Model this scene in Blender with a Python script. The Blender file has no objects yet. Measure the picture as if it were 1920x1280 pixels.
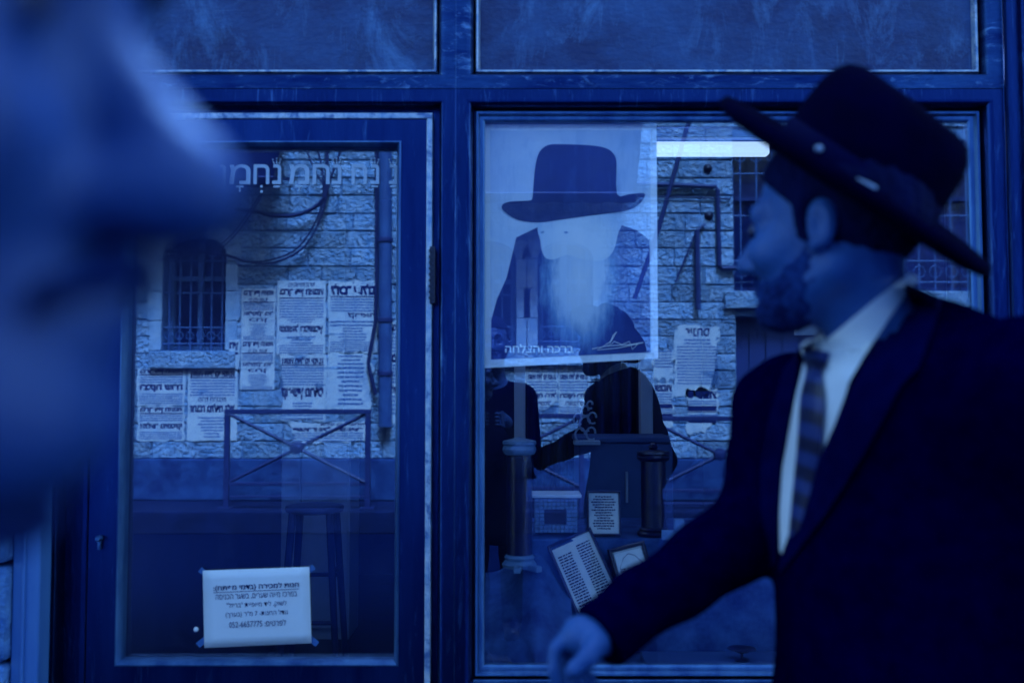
import bpy, bmesh, math, random
import numpy as np
from mathutils import Vector, Matrix
R = math.radians
random.seed(7); rng = np.random.default_rng(7)
SC = bpy.context.scene; COL = SC.collection

# ------------------------------------------------------------------ camera, sky, sun, exposure
CAM_H, CAM_Y, PITCH, FPX = 1.40, -2.75, R(3.0), 1867.0
cam = bpy.data.cameras.new('camera'); co = bpy.data.objects.new('camera', cam); COL.objects.link(co)
co.location = (0, CAM_Y, CAM_H); co.rotation_euler = (R(90) + PITCH, 0, 0)
cam.lens = 35.0; cam.sensor_width = 36.0; cam.clip_start = 0.01; cam.clip_end = 500
cam.dof.use_dof = True; cam.dof.focus_distance = 4.4; cam.dof.aperture_fstop = 2.9; cam.dof.aperture_blades = 9
SC.camera = co
SUN_EL, SUN_AZ = 56.0, 12.0          # sun stands behind the shop: the far wall is lit, the shop front lies in open shade
world = bpy.data.worlds.new('World'); SC.world = world; world.use_nodes = True
wn = world.node_tree; bg = wn.nodes['Background']
sky = wn.nodes.new('ShaderNodeTexSky'); sky.sky_type = 'NISHITA'; sky.sun_disc = False
sky.sun_elevation = R(SUN_EL); sky.sun_rotation = R(SUN_AZ)
tint = wn.nodes.new('ShaderNodeMix'); tint.data_type = 'RGBA'; tint.blend_type = 'MULTIPLY'
tint.inputs[0].default_value = 1.0; tint.inputs[7].default_value = (0.56, 0.83, 1.0, 1)
wn.links.new(sky.outputs[0], tint.inputs[6]); wn.links.new(tint.outputs[2], bg.inputs[0]); bg.inputs[1].default_value = 0.13
sl = bpy.data.lights.new('sun', 'SUN'); so = bpy.data.objects.new('sun', sl); COL.objects.link(so)
sl.energy = 5.0; sl.angle = R(18); sl.color = (0.165, 0.43, 1.0)
dv = Vector((math.sin(R(SUN_AZ)) * math.cos(R(SUN_EL)), math.cos(R(SUN_AZ)) * math.cos(R(SUN_EL)), math.sin(R(SUN_EL))))
so.rotation_euler = dv.to_track_quat('Z', 'Y').to_euler()
SC.view_settings.view_transform = 'Standard'; SC.view_settings.look = 'None'; SC.view_settings.gamma = 1.0
SC.view_settings.exposure = 2.3
SC.cycles.max_bounces = 8; SC.cycles.transparent_max_bounces = 12; SC.cycles.glossy_bounces = 4
SC.cycles.use_denoising = True; SC.cycles.caustics_reflective = False; SC.cycles.caustics_refractive = False

# ------------------------------------------------------------------ helpers: from a place in the photograph to a place in the world
cp, sp_ = math.cos(PITCH), math.sin(PITCH)
def ray(x, y):
    u, v = (x - 960) / FPX, (640 - y) / FPX
    return Vector((u, cp - v * sp_, sp_ + v * cp))
def pt(x, y, Y):                      # point on the plane y = Y
    d = ray(x, y); t = (Y - CAM_Y) / d.y
    return Vector((d.x * t, Y, CAM_H + d.z * t))
def P(x, y, d): return pt(x, y, CAM_Y + d)
WALL = 8.3
def w(x, y, off=0.0):                 # the street's far wall, seen in the window glass
    p = pt(x, y, WALL - off); return Vector((p.x, -WALL + off, p.z))

def tag(o, label=None, cat=None, group=None, kind=None):
    if label: o['label'] = label
    if cat: o['category'] = cat
    if group: o['group'] = group
    if kind: o['kind'] = kind
    return o
def empty(name, loc, label=None, cat=None, group=None, kind=None):
    o = bpy.data.objects.new(name, None); COL.objects.link(o); o.location = loc; o.empty_display_size = 0.1
    bpy.context.view_layer.update()
    return tag(o, label, cat, group, kind)
def link(name, me, mat, parent=None, smooth=False, sharp=35):
    if mat: me.materials.append(mat)
    if smooth:
        me.polygons.foreach_set('use_smooth', [True] * len(me.polygons))
        if sharp < 180: me.set_sharp_from_angle(angle=R(sharp))
    o = bpy.data.objects.new(name, me); COL.objects.link(o)
    if parent:
        o.parent = parent
        q, m = parent, Vector((0, 0, 0))
        while q: m += q.location; q = q.parent
        o.matrix_parent_inverse = Matrix.Translation(-m)   # geometry is written in world coordinates
    return o
class MB:
    def __init__(s): s.v = []; s.f = []
    def add(s, vs, fs):
        n = len(s.v); s.v += [tuple(p) for p in vs]; s.f += [tuple(i + n for i in f) for f in fs]
    def box(s, a, b, bev=0.0):
        x0, y0, z0 = [min(p, q) for p, q in zip(a, b)]; x1, y1, z1 = [max(p, q) for p, q in zip(a, b)]
        bm = bmesh.new(); bmesh.ops.create_cube(bm, size=1)
        for q in bm.verts: q.co = Vector(((x0 + x1) / 2 + q.co.x * (x1 - x0), (y0 + y1) / 2 + q.co.y * (y1 - y0), (z0 + z1) / 2 + q.co.z * (z1 - z0)))
        if bev: bmesh.ops.bevel(bm, geom=list(bm.edges), offset=bev, segments=2, affect='EDGES', profile=0.5)
        s.bm(bm); return s
    def bm(s, bm, M=None):
        bm.verts.index_update()
        s.add([(M @ q.co) if M else q.co for q in bm.verts], [[q.index for q in f.verts] for f in bm.faces]); bm.free(); return s
    def obox(s, M, size, bev=0.0):        # box of a size centred on the matrix's origin
        bm = bmesh.new(); bmesh.ops.create_cube(bm, size=1)
        for q in bm.verts: q.co = Vector((q.co.x * size[0], q.co.y * size[1], q.co.z * size[2]))
        if bev: bmesh.ops.bevel(bm, geom=list(bm.edges), offset=bev, segments=2, affect='EDGES', profile=0.5)
        return s.bm(bm, M)
    def tube(s, pts, r, n=8, cap=True):
        pts = [Vector(p) for p in pts]; rs = r if isinstance(r, (list, tuple)) else [r] * len(pts)
        rings = []
        for i, p in enumerate(pts):
            t = (pts[min(i + 1, len(pts) - 1)] - pts[max(i - 1, 0)]).normalized()
            up = Vector((0, 0, 1)) if abs(t.z) < 0.9 else Vector((0, 1, 0))
            a = t.cross(up).normalized(); b = a.cross(t)
            rings.append([p + (a * math.cos(k * 2 * math.pi / n) + b * math.sin(k * 2 * math.pi / n)) * rs[i] for k in range(n)])
        s.loft(rings, cap); return s
    def loft(s, rings, cap=True):
        n = len(rings[0]); vs = [p for r_ in rings for p in r_]; fs = []
        for i in range(len(rings) - 1):
            for k in range(n): fs.append((i * n + k, i * n + (k + 1) % n, (i + 1) * n + (k + 1) % n, (i + 1) * n + k))
        if cap: fs.append(tuple(range(n))[::-1]); fs.append(tuple((len(rings) - 1) * n + k for k in range(n)))
        s.add(vs, fs); return s
    def lathe(s, c, prof, n=24, M=None):   # prof: list of (radius, height)
        c = Vector(c)
        rings = []
        for r_, h in prof:
            ring = [Vector((r_ * math.cos(k * 2 * math.pi / n), r_ * math.sin(k * 2 * math.pi / n), h)) for k in range(n)]
            rings.append([c + (M @ p if M else p) for p in ring])
        return s.loft(rings)
    def prism(s, poly, d):                 # flat polygon of world points pushed along d
        poly = [Vector(p) for p in poly]; d = Vector(d); n = len(poly)
        vs = poly + [p + d for p in poly]
        fs = [tuple(range(n)), tuple(range(2 * n - 1, n - 1, -1))] + [(k, n + k, n + (k + 1) % n, (k + 1) % n) for k in range(n)]
        s.add(vs, fs); return s
    def ring_frame(s, x0, z0, x1, z1, prof):   # mitred rectangular frame: prof = (inset, y)
        rings = [[(x0 + i, y, z0 + i), (x1 - i, y, z0 + i), (x1 - i, y, z1 - i), (x0 + i, y, z1 - i)] for i, y in prof]
        return s.loft(rings, cap=False)
    def mesh(s, name):
        me = bpy.data.meshes.new(name); me.from_pydata(s.v, [], s.f); me.update()
        bm = bmesh.new(); bm.from_mesh(me); bmesh.ops.recalc_face_normals(bm, faces=bm.faces); bm.to_mesh(me); bm.free()
        return me
    def build(s, name, mat, parent=None, smooth=False, sharp=35): return link(name, s.mesh(name), mat, parent, smooth, sharp)

# ------------------------------------------------------------------ materials
def lin(c):
    c = c / 255.0
    return c / 12.92 if c <= 0.04045 else ((c + 0.055) / 1.055) ** 2.4
PAPER = (108, 150, 210)
def C(r, g, b, k=1.0):               # base colour of a thing that has this colour beside white paper in the blue photograph
    return tuple(min(0.92, k * 0.65 * lin(a) / lin(p)) for a, p in zip((r, g, b), PAPER)) + (1,)
def nodes(name):
    m = bpy.data.materials.new(name); m.use_nodes = True
    nt = m.node_tree; b = nt.nodes['Principled BSDF']; return m, nt, b
def mapped(nt, stretch):
    tc = nt.nodes.new('ShaderNodeTexCoord'); mp = nt.nodes.new('ShaderNodeMapping'); mp.inputs['Scale'].default_value = stretch
    nt.links.new(tc.outputs['Object'], mp.inputs[0]); return mp
def M(name, col, col2=None, scale=8, rough=0.6, bump=0.0, bscale=60, metal=0.0, stretch=(1, 1, 1), lo=0.35, hi=0.65, island=0.0, spec=0.5, bdist=0.01):
    m, nt, b = nodes(name); L = nt.links.new
    b.inputs['Roughness'].default_value = rough; b.inputs['Metallic'].default_value = metal; b.inputs['Specular IOR Level'].default_value = spec
    mp = mapped(nt, stretch); src = None
    if col2:
        n = nt.nodes.new('ShaderNodeTexNoise'); n.inputs['Scale'].default_value = scale; n.inputs['Detail'].default_value = 8; n.inputs['Roughness'].default_value = 0.65
        L(mp.outputs[0], n.inputs[0])
        r = nt.nodes.new('ShaderNodeValToRGB'); r.color_ramp.elements[0].position = lo; r.color_ramp.elements[1].position = hi
        r.color_ramp.elements[0].color = col; r.color_ramp.elements[1].color = col2; L(n.outputs[0], r.inputs[0]); src = r.outputs[0]
        # roughness follows the wear a little
        mr = nt.nodes.new('ShaderNodeMapRange'); mr.inputs[3].default_value = rough * 0.8; mr.inputs[4].default_value = min(1, rough * 1.25); L(n.outputs[0], mr.inputs[0]); L(mr.outputs[0], b.inputs['Roughness'])
    if island:
        g = nt.nodes.new('ShaderNodeNewGeometry'); mr = nt.nodes.new('ShaderNodeMapRange'); mr.inputs[3].default_value = 1 - island; mr.inputs[4].default_value = 1 + island
        L(g.outputs['Random Per Island'], mr.inputs[0])
        mx = nt.nodes.new('ShaderNodeMix'); mx.data_type = 'RGBA'; mx.blend_type = 'MULTIPLY'; mx.inputs[0].default_value = 1
        cmb = nt.nodes.new('ShaderNodeCombineColor'); [L(mr.outputs[0], cmb.inputs[i]) for i in range(3)]
        if src: L(src, mx.inputs[6])
        else: mx.inputs[6].default_value = col
        L(cmb.outputs[0], mx.inputs[7]); src = mx.outputs[2]
    if src: L(src, b.inputs['Base Color'])
    else: b.inputs['Base Color'].default_value = col
    if bump:
        n2 = nt.nodes.new('ShaderNodeTexNoise'); n2.inputs['Scale'].default_value = bscale; n2.inputs['Detail'].default_value = 7; L(mp.outputs[0], n2.inputs[0])
        bp = nt.nodes.new('ShaderNodeBump'); bp.inputs['Strength'].default_value = bump; bp.inputs['Distance'].default_value = bdist
        L(n2.outputs[0], bp.inputs['Height']); L(bp.outputs[0], b.inputs['Normal'])
    return m
def wear(m, col, stretch, scale, lo, hi, amt):
    nt = m.node_tree; b = nt.nodes['Principled BSDF']; L = nt.links.new; src = b.inputs['Base Color'].links[0].from_socket
    mp = mapped(nt, stretch); n = nt.nodes.new('ShaderNodeTexNoise'); n.inputs['Scale'].default_value = scale; n.inputs['Detail'].default_value = 9; n.inputs['Roughness'].default_value = .75; n.inputs['Distortion'].default_value = .6; L(mp.outputs[0], n.inputs[0])
    mr = nt.nodes.new('ShaderNodeMapRange'); mr.inputs[1].default_value = lo; mr.inputs[2].default_value = hi; mr.inputs[4].default_value = amt; L(n.outputs[0], mr.inputs[0])
    mx = nt.nodes.new('ShaderNodeMix'); mx.data_type = 'RGBA'; L(mr.outputs[0], mx.inputs[0]); L(src, mx.inputs[6]); mx.inputs[7].default_value = col; L(mx.outputs[2], b.inputs['Base Color'])
def glass(name, refl, tintc=(0.995, 0.997, 1, 1), dirt=0.018):
    m, nt, b = nodes(name); L = nt.links.new; nt.nodes.remove(b); out = nt.nodes['Material Output']
    t = nt.nodes.new('ShaderNodeBsdfTransparent'); t.inputs[0].default_value = tintc
    g = nt.nodes.new('ShaderNodeBsdfGlossy'); g.inputs['Roughness'].default_value = 0.0; g.inputs[0].default_value = (0.97, 0.98, 1, 1)
    lw = nt.nodes.new('ShaderNodeLayerWeight'); lw.inputs[0].default_value = 0.5                  # Schlick: reflection rises at a grazing view
    pw = nt.nodes.new('ShaderNodeMath'); pw.operation = 'POWER'; pw.inputs[1].default_value = 5; L(lw.outputs['Facing'], pw.inputs[0])
    ad = nt.nodes.new('ShaderNodeMath'); ad.operation = 'MULTIPLY_ADD'; ad.inputs[1].default_value = 1 - refl; ad.inputs[2].default_value = refl; L(pw.outputs[0], ad.inputs[0])
    mx = nt.nodes.new('ShaderNodeMixShader'); L(ad.outputs[0], mx.inputs[0]); L(t.outputs[0], mx.inputs[1]); L(g.outputs[0], mx.inputs[2])
    # a thin film of street dust
    d = nt.nodes.new('ShaderNodeBsdfDiffuse'); d.inputs[0].default_value = C(90, 130, 205)
    mp = mapped(nt, (1, 1, 0.35)); n = nt.nodes.new('ShaderNodeTexNoise'); n.inputs['Scale'].default_value = 5; n.inputs['Detail'].default_value = 9; n.inputs['Roughness'].default_value = 0.7; L(mp.outputs[0], n.inputs[0])
    mr = nt.nodes.new('ShaderNodeMapRange'); mr.inputs[1].default_value = 0.45; mr.inputs[2].default_value = 0.8; mr.inputs[4].default_value = dirt; L(n.outputs[0], mr.inputs[0])
    m2 = nt.nodes.new('ShaderNodeMixShader'); L(mr.outputs[0], m2.inputs[0]); L(mx.outputs[0], m2.inputs[1]); L(d.outputs[0], m2.inputs[2]); L(m2.outputs[0], out.inputs[0])
    return m
def emit(name, col, s):
    m, nt, b = nodes(name); b.inputs['Base Color'].default_value = col; b.inputs['Emission Color'].default_value = col; b.inputs['Emission Strength'].default_value = s; return m

MT = dict(
    frame=M('frame_paint', C(2, 19, 80), C(6, 32, 100), 5, 0.29, 0.15, 90, metal=0.9, stretch=(1, 1, 0.25), lo=0.3, hi=0.75),
    rail=M('rail_paint', C(2, 20, 84), C(19, 58, 132), 6, 0.4, 0.2, 80, metal=0.9, stretch=(0.35, 1, 1.6), lo=0.42, hi=0.8),
    bead=M('worn_edge_metal', C(44, 94, 176), C(108, 150, 210), 30, 0.42, 0.3, 200, metal=0.5, stretch=(1, 1, 1), lo=0.3, hi=0.7),
    bead2=M('dull_edge_metal', C(15, 50, 126), C(38, 84, 162), 14, 0.4, 0.1, 200, metal=0.7, stretch=(1, 1, 0.2)),
    panel=M('scratched_panel_paint', C(1, 17, 84), C(17, 56, 132), 4.5, 0.5, 0.35, 70, stretch=(0.8, 1, 1.1), lo=0.4, hi=0.72),
    stile=M('sash_paint', C(2, 20, 84), C(8, 35, 106), 4, 0.30, 0.1, 120, metal=0.9, stretch=(2, 1, 0.2)),
    black=M('black_metal', C(3, 6, 45), None, rough=0.5),
    stone=M('hewn_stone', C(54, 104, 182), C(84, 130, 200), 7, 0.9, 1.0, 26, island=0.24, bdist=0.07, spec=0.2),
    stone_smooth=M('dressed_stone', C(66, 114, 190), C(88, 134, 202), 6, 0.85, 0.5, 40, spec=0.2),
    mortar=M('mortar', C(40, 84, 162), C(58, 104, 180), 20, 0.95, 0.5, 60, spec=0.1),
    pier=M('pier_stone', C(22, 66, 156), C(52, 104, 188), 9, 0.9, 0.9, 25, island=0.15, bdist=0.03, spec=0.2),
    pier2=M('pier_post_paint', C(22, 66, 156), C(34, 82, 168), 6, 0.5, 0.1, 60, stretch=(1, 1, 0.2)),
    plinth=M('plinth_render', C(5, 24, 90), C(22, 58, 136), 5, 0.9, 0.6, 30, spec=0.2),
    asphalt=M('asphalt', C(0, 6, 46), C(1, 11, 60), 12, 0.9, 0.5, 120, spec=0.03),
    paving=M('paving_stone', C(1, 10, 56), C(4, 20, 78), 6, 0.85, 0.5, 40, spec=0.2),
    paper=M('pasted_paper', C(104, 146, 208), C(112, 154, 213), 5, 0.85, 0.3, 30, spec=0.15),
    paper_old=M('weathered_paper', C(96, 140, 205), C(110, 152, 211), 5, 0.9, 0.4, 30, spec=0.1),
    white=M('white_paper', C(106, 148, 209), C(110, 152, 212), 4, 0.8, 0.1, 20, spec=0.15),
    ink=M('print_ink', C(8, 24, 92), None, rough=0.8, spec=0.1),
    ink_soft=M('small_print_ink', C(34, 76, 158), None, rough=0.8, spec=0.1),
    iron=M('dark_iron', C(4, 18, 84), C(8, 28, 100), 20, 0.6),
    grille=M('rusty_bar_paint', C(16, 50, 128), C(30, 70, 148), 20, 0.6),
    awning=M('awning_canvas', C(0, 5, 48), C(1, 9, 60), 6, 0.9, 0.2, 60, spec=0.1),
    cable=M('cable_rubber', C(3, 14, 78), None, rough=0.7),
    pipe=M('pipe_paint', C(12, 44, 120), C(22, 60, 138), 6, 0.6, 0.1),
    dark=M('dark_opening', C(2, 8, 58), C(4, 14, 70), 4, 0.8),
    wood_dark=M('dark_door_wood', C(6, 24, 96), C(12, 36, 112), 4, 0.7, 0.2, 20, stretch=(6, 1, 0.3)),
    decal=M('white_decal_film', C(88, 132, 200), None, rough=0.6),
    suit=M('navy_black_wool', C(0, 0, 30), C(0, 0, 42), 40, 0.95, 0.25, 400, spec=0.0),
    lapel=M('lapel_wool', C(0, 0, 44), C(0, 2, 54), 40, 0.9, 0.2, 400, spec=0.02),
    felt=M('black_felt', C(0, 0, 24), C(0, 0, 34), 25, 0.9, 0.2, 300, spec=0.02),
    felt_in=M('black_grosgrain', C(0, 1, 48), None, rough=0.7, spec=0.05),
    shirt=M('white_cotton', C(106, 148, 210), C(110, 152, 212), 8, 0.85, 0.1, 60, spec=0.2),
    skin=M('skin', C(13, 50, 132), C(20, 62, 146), 14, 0.5, 0.2, 180, spec=0.35),
    skin_near=M('skin_close', C(9, 39, 118), C(14, 48, 130), 12, 0.5, 0.2, 150, spec=0.4),
    hair=M('dark_hair', C(0, 3, 46), C(1, 8, 64), 40, 0.8, 0.8, 120, stretch=(1, 1, 0.3), spec=0.08),
    beard=M('short_beard', C(1, 10, 66), C(8, 32, 106), 90, 0.85, 0.8, 160, spec=0.08),
    stubble=M('cheek_stubble', C(3, 18, 84), C(12, 44, 124), 110, 0.85, 0.6, 200, spec=0.08),
    eye=M('eye_dark', C(4, 12, 60), None, rough=0.3),
    tinwhite=M('white_lacquer', C(100, 142, 206), C(108, 150, 210), 3, 0.5),
    cabinet=M('cabinet_laminate', C(18, 48, 128), C(24, 58, 140), 3, 0.5),
    cloth=M('dark_velvet', C(8, 30, 106), C(26, 64, 148), 8, 0.9, 0.2, 200, spec=0.1),
    curtain=M('black_curtain', C(2, 12, 70), C(6, 26, 96), 8, 0.95, 0.3, 60, stretch=(8, 1, 0.5), spec=0.05),
    roomwall=M('room_plaster', C(10, 28, 98), C(14, 36, 110), 3, 0.9),
    roomfloor=M('room_floor', C(4, 14, 72), C(8, 24, 90), 5, 0.6, 0.2, 20),
    stoolwood=M('stool_wood', C(8, 26, 92), C(14, 36, 108), 8, 0.45, 0.1, 40, stretch=(1, 1, 0.2)),
    case=M('black_lacquer_case', C(1, 5, 50), C(3, 12, 70), 12, 0.35, 0.2, 40),
    casewhite=M('pale_wood', C(32, 74, 152), C(46, 92, 170), 14, 0.6),
    palewood=M('pale_painted_wood', C(70, 116, 190), C(82, 126, 196), 3, 0.5),
    silver=M('pale_silver', C(84, 126, 196), None, rough=0.35),
    picframe=M('picture_frame_wood', C(5, 16, 76), C(12, 32, 104), 20, 0.4),
    posterwhite=M('poster_paper', C(104, 146, 208, 1.45), C(109, 151, 211, 1.45), 4, 0.7, 0.1, 20, spec=0.1),
    posterbg=M('poster_print_ground', C(78, 124, 196, 1.35), C(106, 148, 209, 1.35), 2.2, 0.5, lo=0.3, hi=0.7),
    posterhat=M('poster_print_hat', C(3, 22, 100), C(8, 32, 116), 6, 0.5),
    postercoat=M('poster_print_coat', C(14, 48, 142), C(22, 62, 158), 3, 0.5),
    posterface=M('poster_print_face', C(98, 142, 206, 1.35), C(106, 148, 210, 1.35), 6, 0.5),
    posterbeard=M('poster_print_beard', C(84, 130, 200), C(102, 146, 208), 4, 0.5, stretch=(3, 1, 0.6)),
    postereye=M('poster_print_eye', C(56, 102, 178, 1.2), None, rough=0.5),
    postershade=M('poster_print_shadow', C(72, 118, 190, 1.35), None, rough=0.5),
    tape=M('clear_tape', C(26, 66, 146), None, rough=0.3),
    glass_door=glass('door_glass', 0.095), glass_win=glass('window_glass', 0.085), winpane=M('dim_window_pane', C(1, 8, 60), C(6, 24, 96), 2, 0.2, spec=0.6),
    lamp_hot=emit('tube_glow', (0.25, 0.48, 1.0, 1), 6.5),
    lamp=emit('lamp_glow', (0.42, 0.66, 1.0, 1), 0.26))
wear(MT['panel'], C(2, 14, 72), (1.4, 1, 1.4), 2.2, .5, .68, .85); wear(MT['panel'], C(36, 82, 162), (2.2, 1, 1.2), 3.4, .50, .68, .7); wear(MT['panel'], C(46, 92, 170), (9, 1, .8), 2.4, .60, .72, .45); wear(MT['panel'], C(46, 92, 170), (1.2, 1, 26), 2.5, .64, .72, .55)
wear(MT['rail'], C(48, 94, 172), (3, 1, 9), 5, .55, .68, .7); wear(MT['rail'], C(1, 12, 66), (2, 1, 5), 4, .55, .75, .7)
wear(MT['frame'], C(38, 82, 160), (14, 1, 1.2), 4, .56, .70, .65); wear(MT['frame'], C(1, 10, 60), (4, 1, 1), 3, .55, .75, .6)
wear(MT['stile'], C(34, 78, 156), (12, 1, 1.5), 4, .57, .72, .6); wear(MT['bead'], C(20, 60, 140), (1, 1, 1), 16, .52, .6, .8)
wear(MT['stone'], C(22, 60, 138), (1, 1, 1), 2.2, .52, .72, .6); wear(MT['stone_smooth'], C(34, 78, 156), (1, 1, 1.), 6, .55, .7, .5)
wear(MT['paper_old'], C(46, 92, 170), (1, 1, 1), 3.5, .55, .68, .6); wear(MT['posterwhite'], C(78, 124, 194, 1.2), (3, 1, .8), 6, .5, .72, .5); wear(MT['posterbg'], C(56, 104, 182, 1.2), (4, 1, .7), 5, .5, .7, .5); wear(MT['posterhat'], C(18, 52, 138), (5, 1, .6), 5, .52, .7, .6); wear(MT['suit'], C(0, 2, 58), (1, 1, 1), 9, .55, .8, .35)
def tie_mat():
    m, nt, b = nodes('striped_silk'); L = nt.links.new
    mp = mapped(nt, (1, 1, 1)); mp.inputs['Rotation'].default_value = (0, R(62), 0)
    wv = nt.nodes.new('ShaderNodeTexWave'); wv.inputs['Scale'].default_value = 10.5; wv.inputs['Distortion'].default_value = 0.3; L(mp.outputs[0], wv.inputs[0])
    r = nt.nodes.new('ShaderNodeValToRGB'); r.color_ramp.elements[0].position = 0.42; r.color_ramp.elements[1].position = 0.58
    r.color_ramp.elements[0].color = C(2, 5, 48); r.color_ramp.elements[1].color = C(9, 29, 100); L(wv.outputs[0], r.inputs[0]); L(r.outputs[0], b.inputs['Base Color']); b.inputs['Roughness'].default_value = 0.5
    return m
MT['tie'] = tie_mat()
def fade_mat(name, c, r_, stops):      # a printed soft-edged shape: colours by distance from the point c
    m, nt, b = nodes(name); L = nt.links.new; b.inputs['Roughness'].default_value = .5
    tc = nt.nodes.new('ShaderNodeTexCoord'); n = nt.nodes.new('ShaderNodeTexNoise'); n.inputs['Scale'].default_value = 16; n.inputs['Detail'].default_value = 8; n.inputs['Roughness'].default_value = .7; ms_ = nt.nodes.new('ShaderNodeMapping'); ms_.inputs['Scale'].default_value = (3.2, 1, .7); L(tc.outputs['Object'], ms_.inputs[0]); L(ms_.outputs[0], n.inputs[0])
    ad = nt.nodes.new('ShaderNodeVectorMath'); ad.operation = 'MULTIPLY_ADD'; ad.inputs[1].default_value = (.10, 0, .10); L(n.outputs['Color'], ad.inputs[0]); L(tc.outputs['Object'], ad.inputs[2])
    mp = nt.nodes.new('ShaderNodeMapping'); mp.vector_type = 'POINT'; mp.inputs['Scale'].default_value = (1 / r_[0], 0, 1 / r_[1]); mp.inputs['Location'].default_value = (-(c[0] + .05) / r_[0], 0, -(c[1] + .05) / r_[1]); L(ad.outputs[0], mp.inputs[0])
    ln = nt.nodes.new('ShaderNodeVectorMath'); ln.operation = 'LENGTH'; L(mp.outputs[0], ln.inputs[0])
    r = nt.nodes.new('ShaderNodeValToRGB'); r.color_ramp.elements[0].position = stops[0][0]; r.color_ramp.elements[0].color = stops[0][1]; r.color_ramp.elements[1].position = stops[-1][0]; r.color_ramp.elements[1].color = stops[-1][1]
    for p_, c_ in stops[1:-1]: e = r.color_ramp.elements.new(p_); e.color = c_
    L(ln.outputs['Value'], r.inputs[0]); L(r.outputs[0], b.inputs['Base Color']); return m
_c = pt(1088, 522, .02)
MT['posterfade'] = fade_mat('poster_print_beard_coat_reflection', (_c.x, _c.z), (.150, .270), [(0, C(104, 147, 209, 1.35)), (.42, C(90, 135, 203, 1.35)), (.62, C(46, 92, 170, 1.35)), (.8, C(9, 38, 124, 1.35)), (1, C(4, 25, 106, 1.35))])  # beard blends into coat; the pale centre also paints a reflection over the chest
_c = pt(1085, 455, .02)
MT['posterskin'] = fade_mat('poster_print_face_tone', (_c.x, _c.z), (.13, .12), [(0, C(106, 148, 209, 1.35)), (.55, C(100, 144, 207, 1.35)), (1, C(82, 128, 199, 1.35))])

# ------------------------------------------------------------------ writing
_tc = {}
def text_mesh(s, bold=0.0):
    key = (s, bold)
    if key in _tc: return _tc[key]
    c = bpy.data.curves.new('writing', 'FONT'); c.body = s; c.offset = bold; c.resolution_u = 2
    o = bpy.data.objects.new('writing', c); COL.objects.link(o)
    dg = bpy.context.evaluated_depsgraph_get(); me = bpy.data.meshes.new_from_object(o.evaluated_get(dg))
    V = np.array([v.co[:2] for v in me.vertices]).reshape(-1, 2); F = [tuple(p.vertices) for p in me.polygons]
    bpy.data.objects.remove(o); bpy.data.curves.remove(c); bpy.data.meshes.remove(me)
    lo = V.min(0); hi = V.max(0); _tc[key] = (V - lo, hi - lo, F); return _tc[key]
def heb(s):                       # right-to-left order; runs of digits stay left-to-right
    out = []; run = ''
    for ch in s:
        if ch.isdigit() or (ch in '-' and run and run[-1].isdigit()): run += ch
        else:
            if run: out.append(run); run = ''
            out.append({'(': ')', ')': '('}.get(ch, ch))
    if run: out.append(run)
    return ''.join(reversed(out))
def put_text(mb, s, O, U, V, W, H, x0, x1, y0, y1, bold=0.02, fit=True, align='c'):
    """write s into the box (x0..x1, y0..y1), fractions of a sheet at O spanned by U*W (to the reader's right) and V*H (up)"""
    vs, size, F = text_mesh(heb(s), bold)
    bw, bh = (x1 - x0) * W, (y1 - y0) * H
    sx, sy = bw / size[0], bh / size[1]
    if not fit: sx = min(sx, sy)
    ox = x0 * W + (bw - size[0] * sx) * {'l': 0, 'c': 0.5, 'r': 1}[align]; oy = y0 * H
    mb.add([O + U * (ox + a * sx) + V * (oy + b * sy) for a, b in vs], F)
def put_rows(mb, O, U, V, W, H, x0, x1, y0, y1, n, fill=0.45, ragged=0.0):
    """rows of small print, one dash per word"""
    step = (y1 - y0) / n
    for i in range(n):
        yb = y1 - (i + 1) * step + step * 0.25; yt = yb + step * fill
        a, b = x0, x1
        if ragged: k = random.uniform(0, ragged) * (x1 - x0); a += k / 2; b -= k / 2
        x = a
        while x < b - 0.005:
            L = min(random.uniform(0.03, 0.11), b - x)
            j = random.uniform(-.06, .06) * step
            mb.add([O + U * (x * W) + V * ((yb + j) * H), O + U * ((x + L) * W) + V * ((yb + j) * H), O + U * ((x + L) * W) + V * ((yt + j) * H), O + U * (x * W) + V * ((yt + j) * H)], [(0, 1, 2, 3)])
            x += L + random.uniform(0.008, 0.016)

# ================================================================== THE STREET
g = MB(); g.box((-60, -60, -0.3), (60, 60, -0.02)); tag(g.build('ground', MT['asphalt']), kind='structure')
g = MB(); g.box((-30, -7.3, -0.015), (30, -1.1, 0.0)); tag(g.build('road', MT['asphalt']), kind='structure')
PAV = w(500, 938).z
g = MB(); g.box((-30, -8.6, -0.01), (30, -7.3, PAV), 0.02); tag(g.build('far_pavement', MT['paving']), kind='structure')
g = MB(); g.box((-30, -1.1, -0.01), (30, -0.13, 0.06), 0.01); tag(g.build('near_pavement', MT['paving']), kind='structure')

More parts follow.
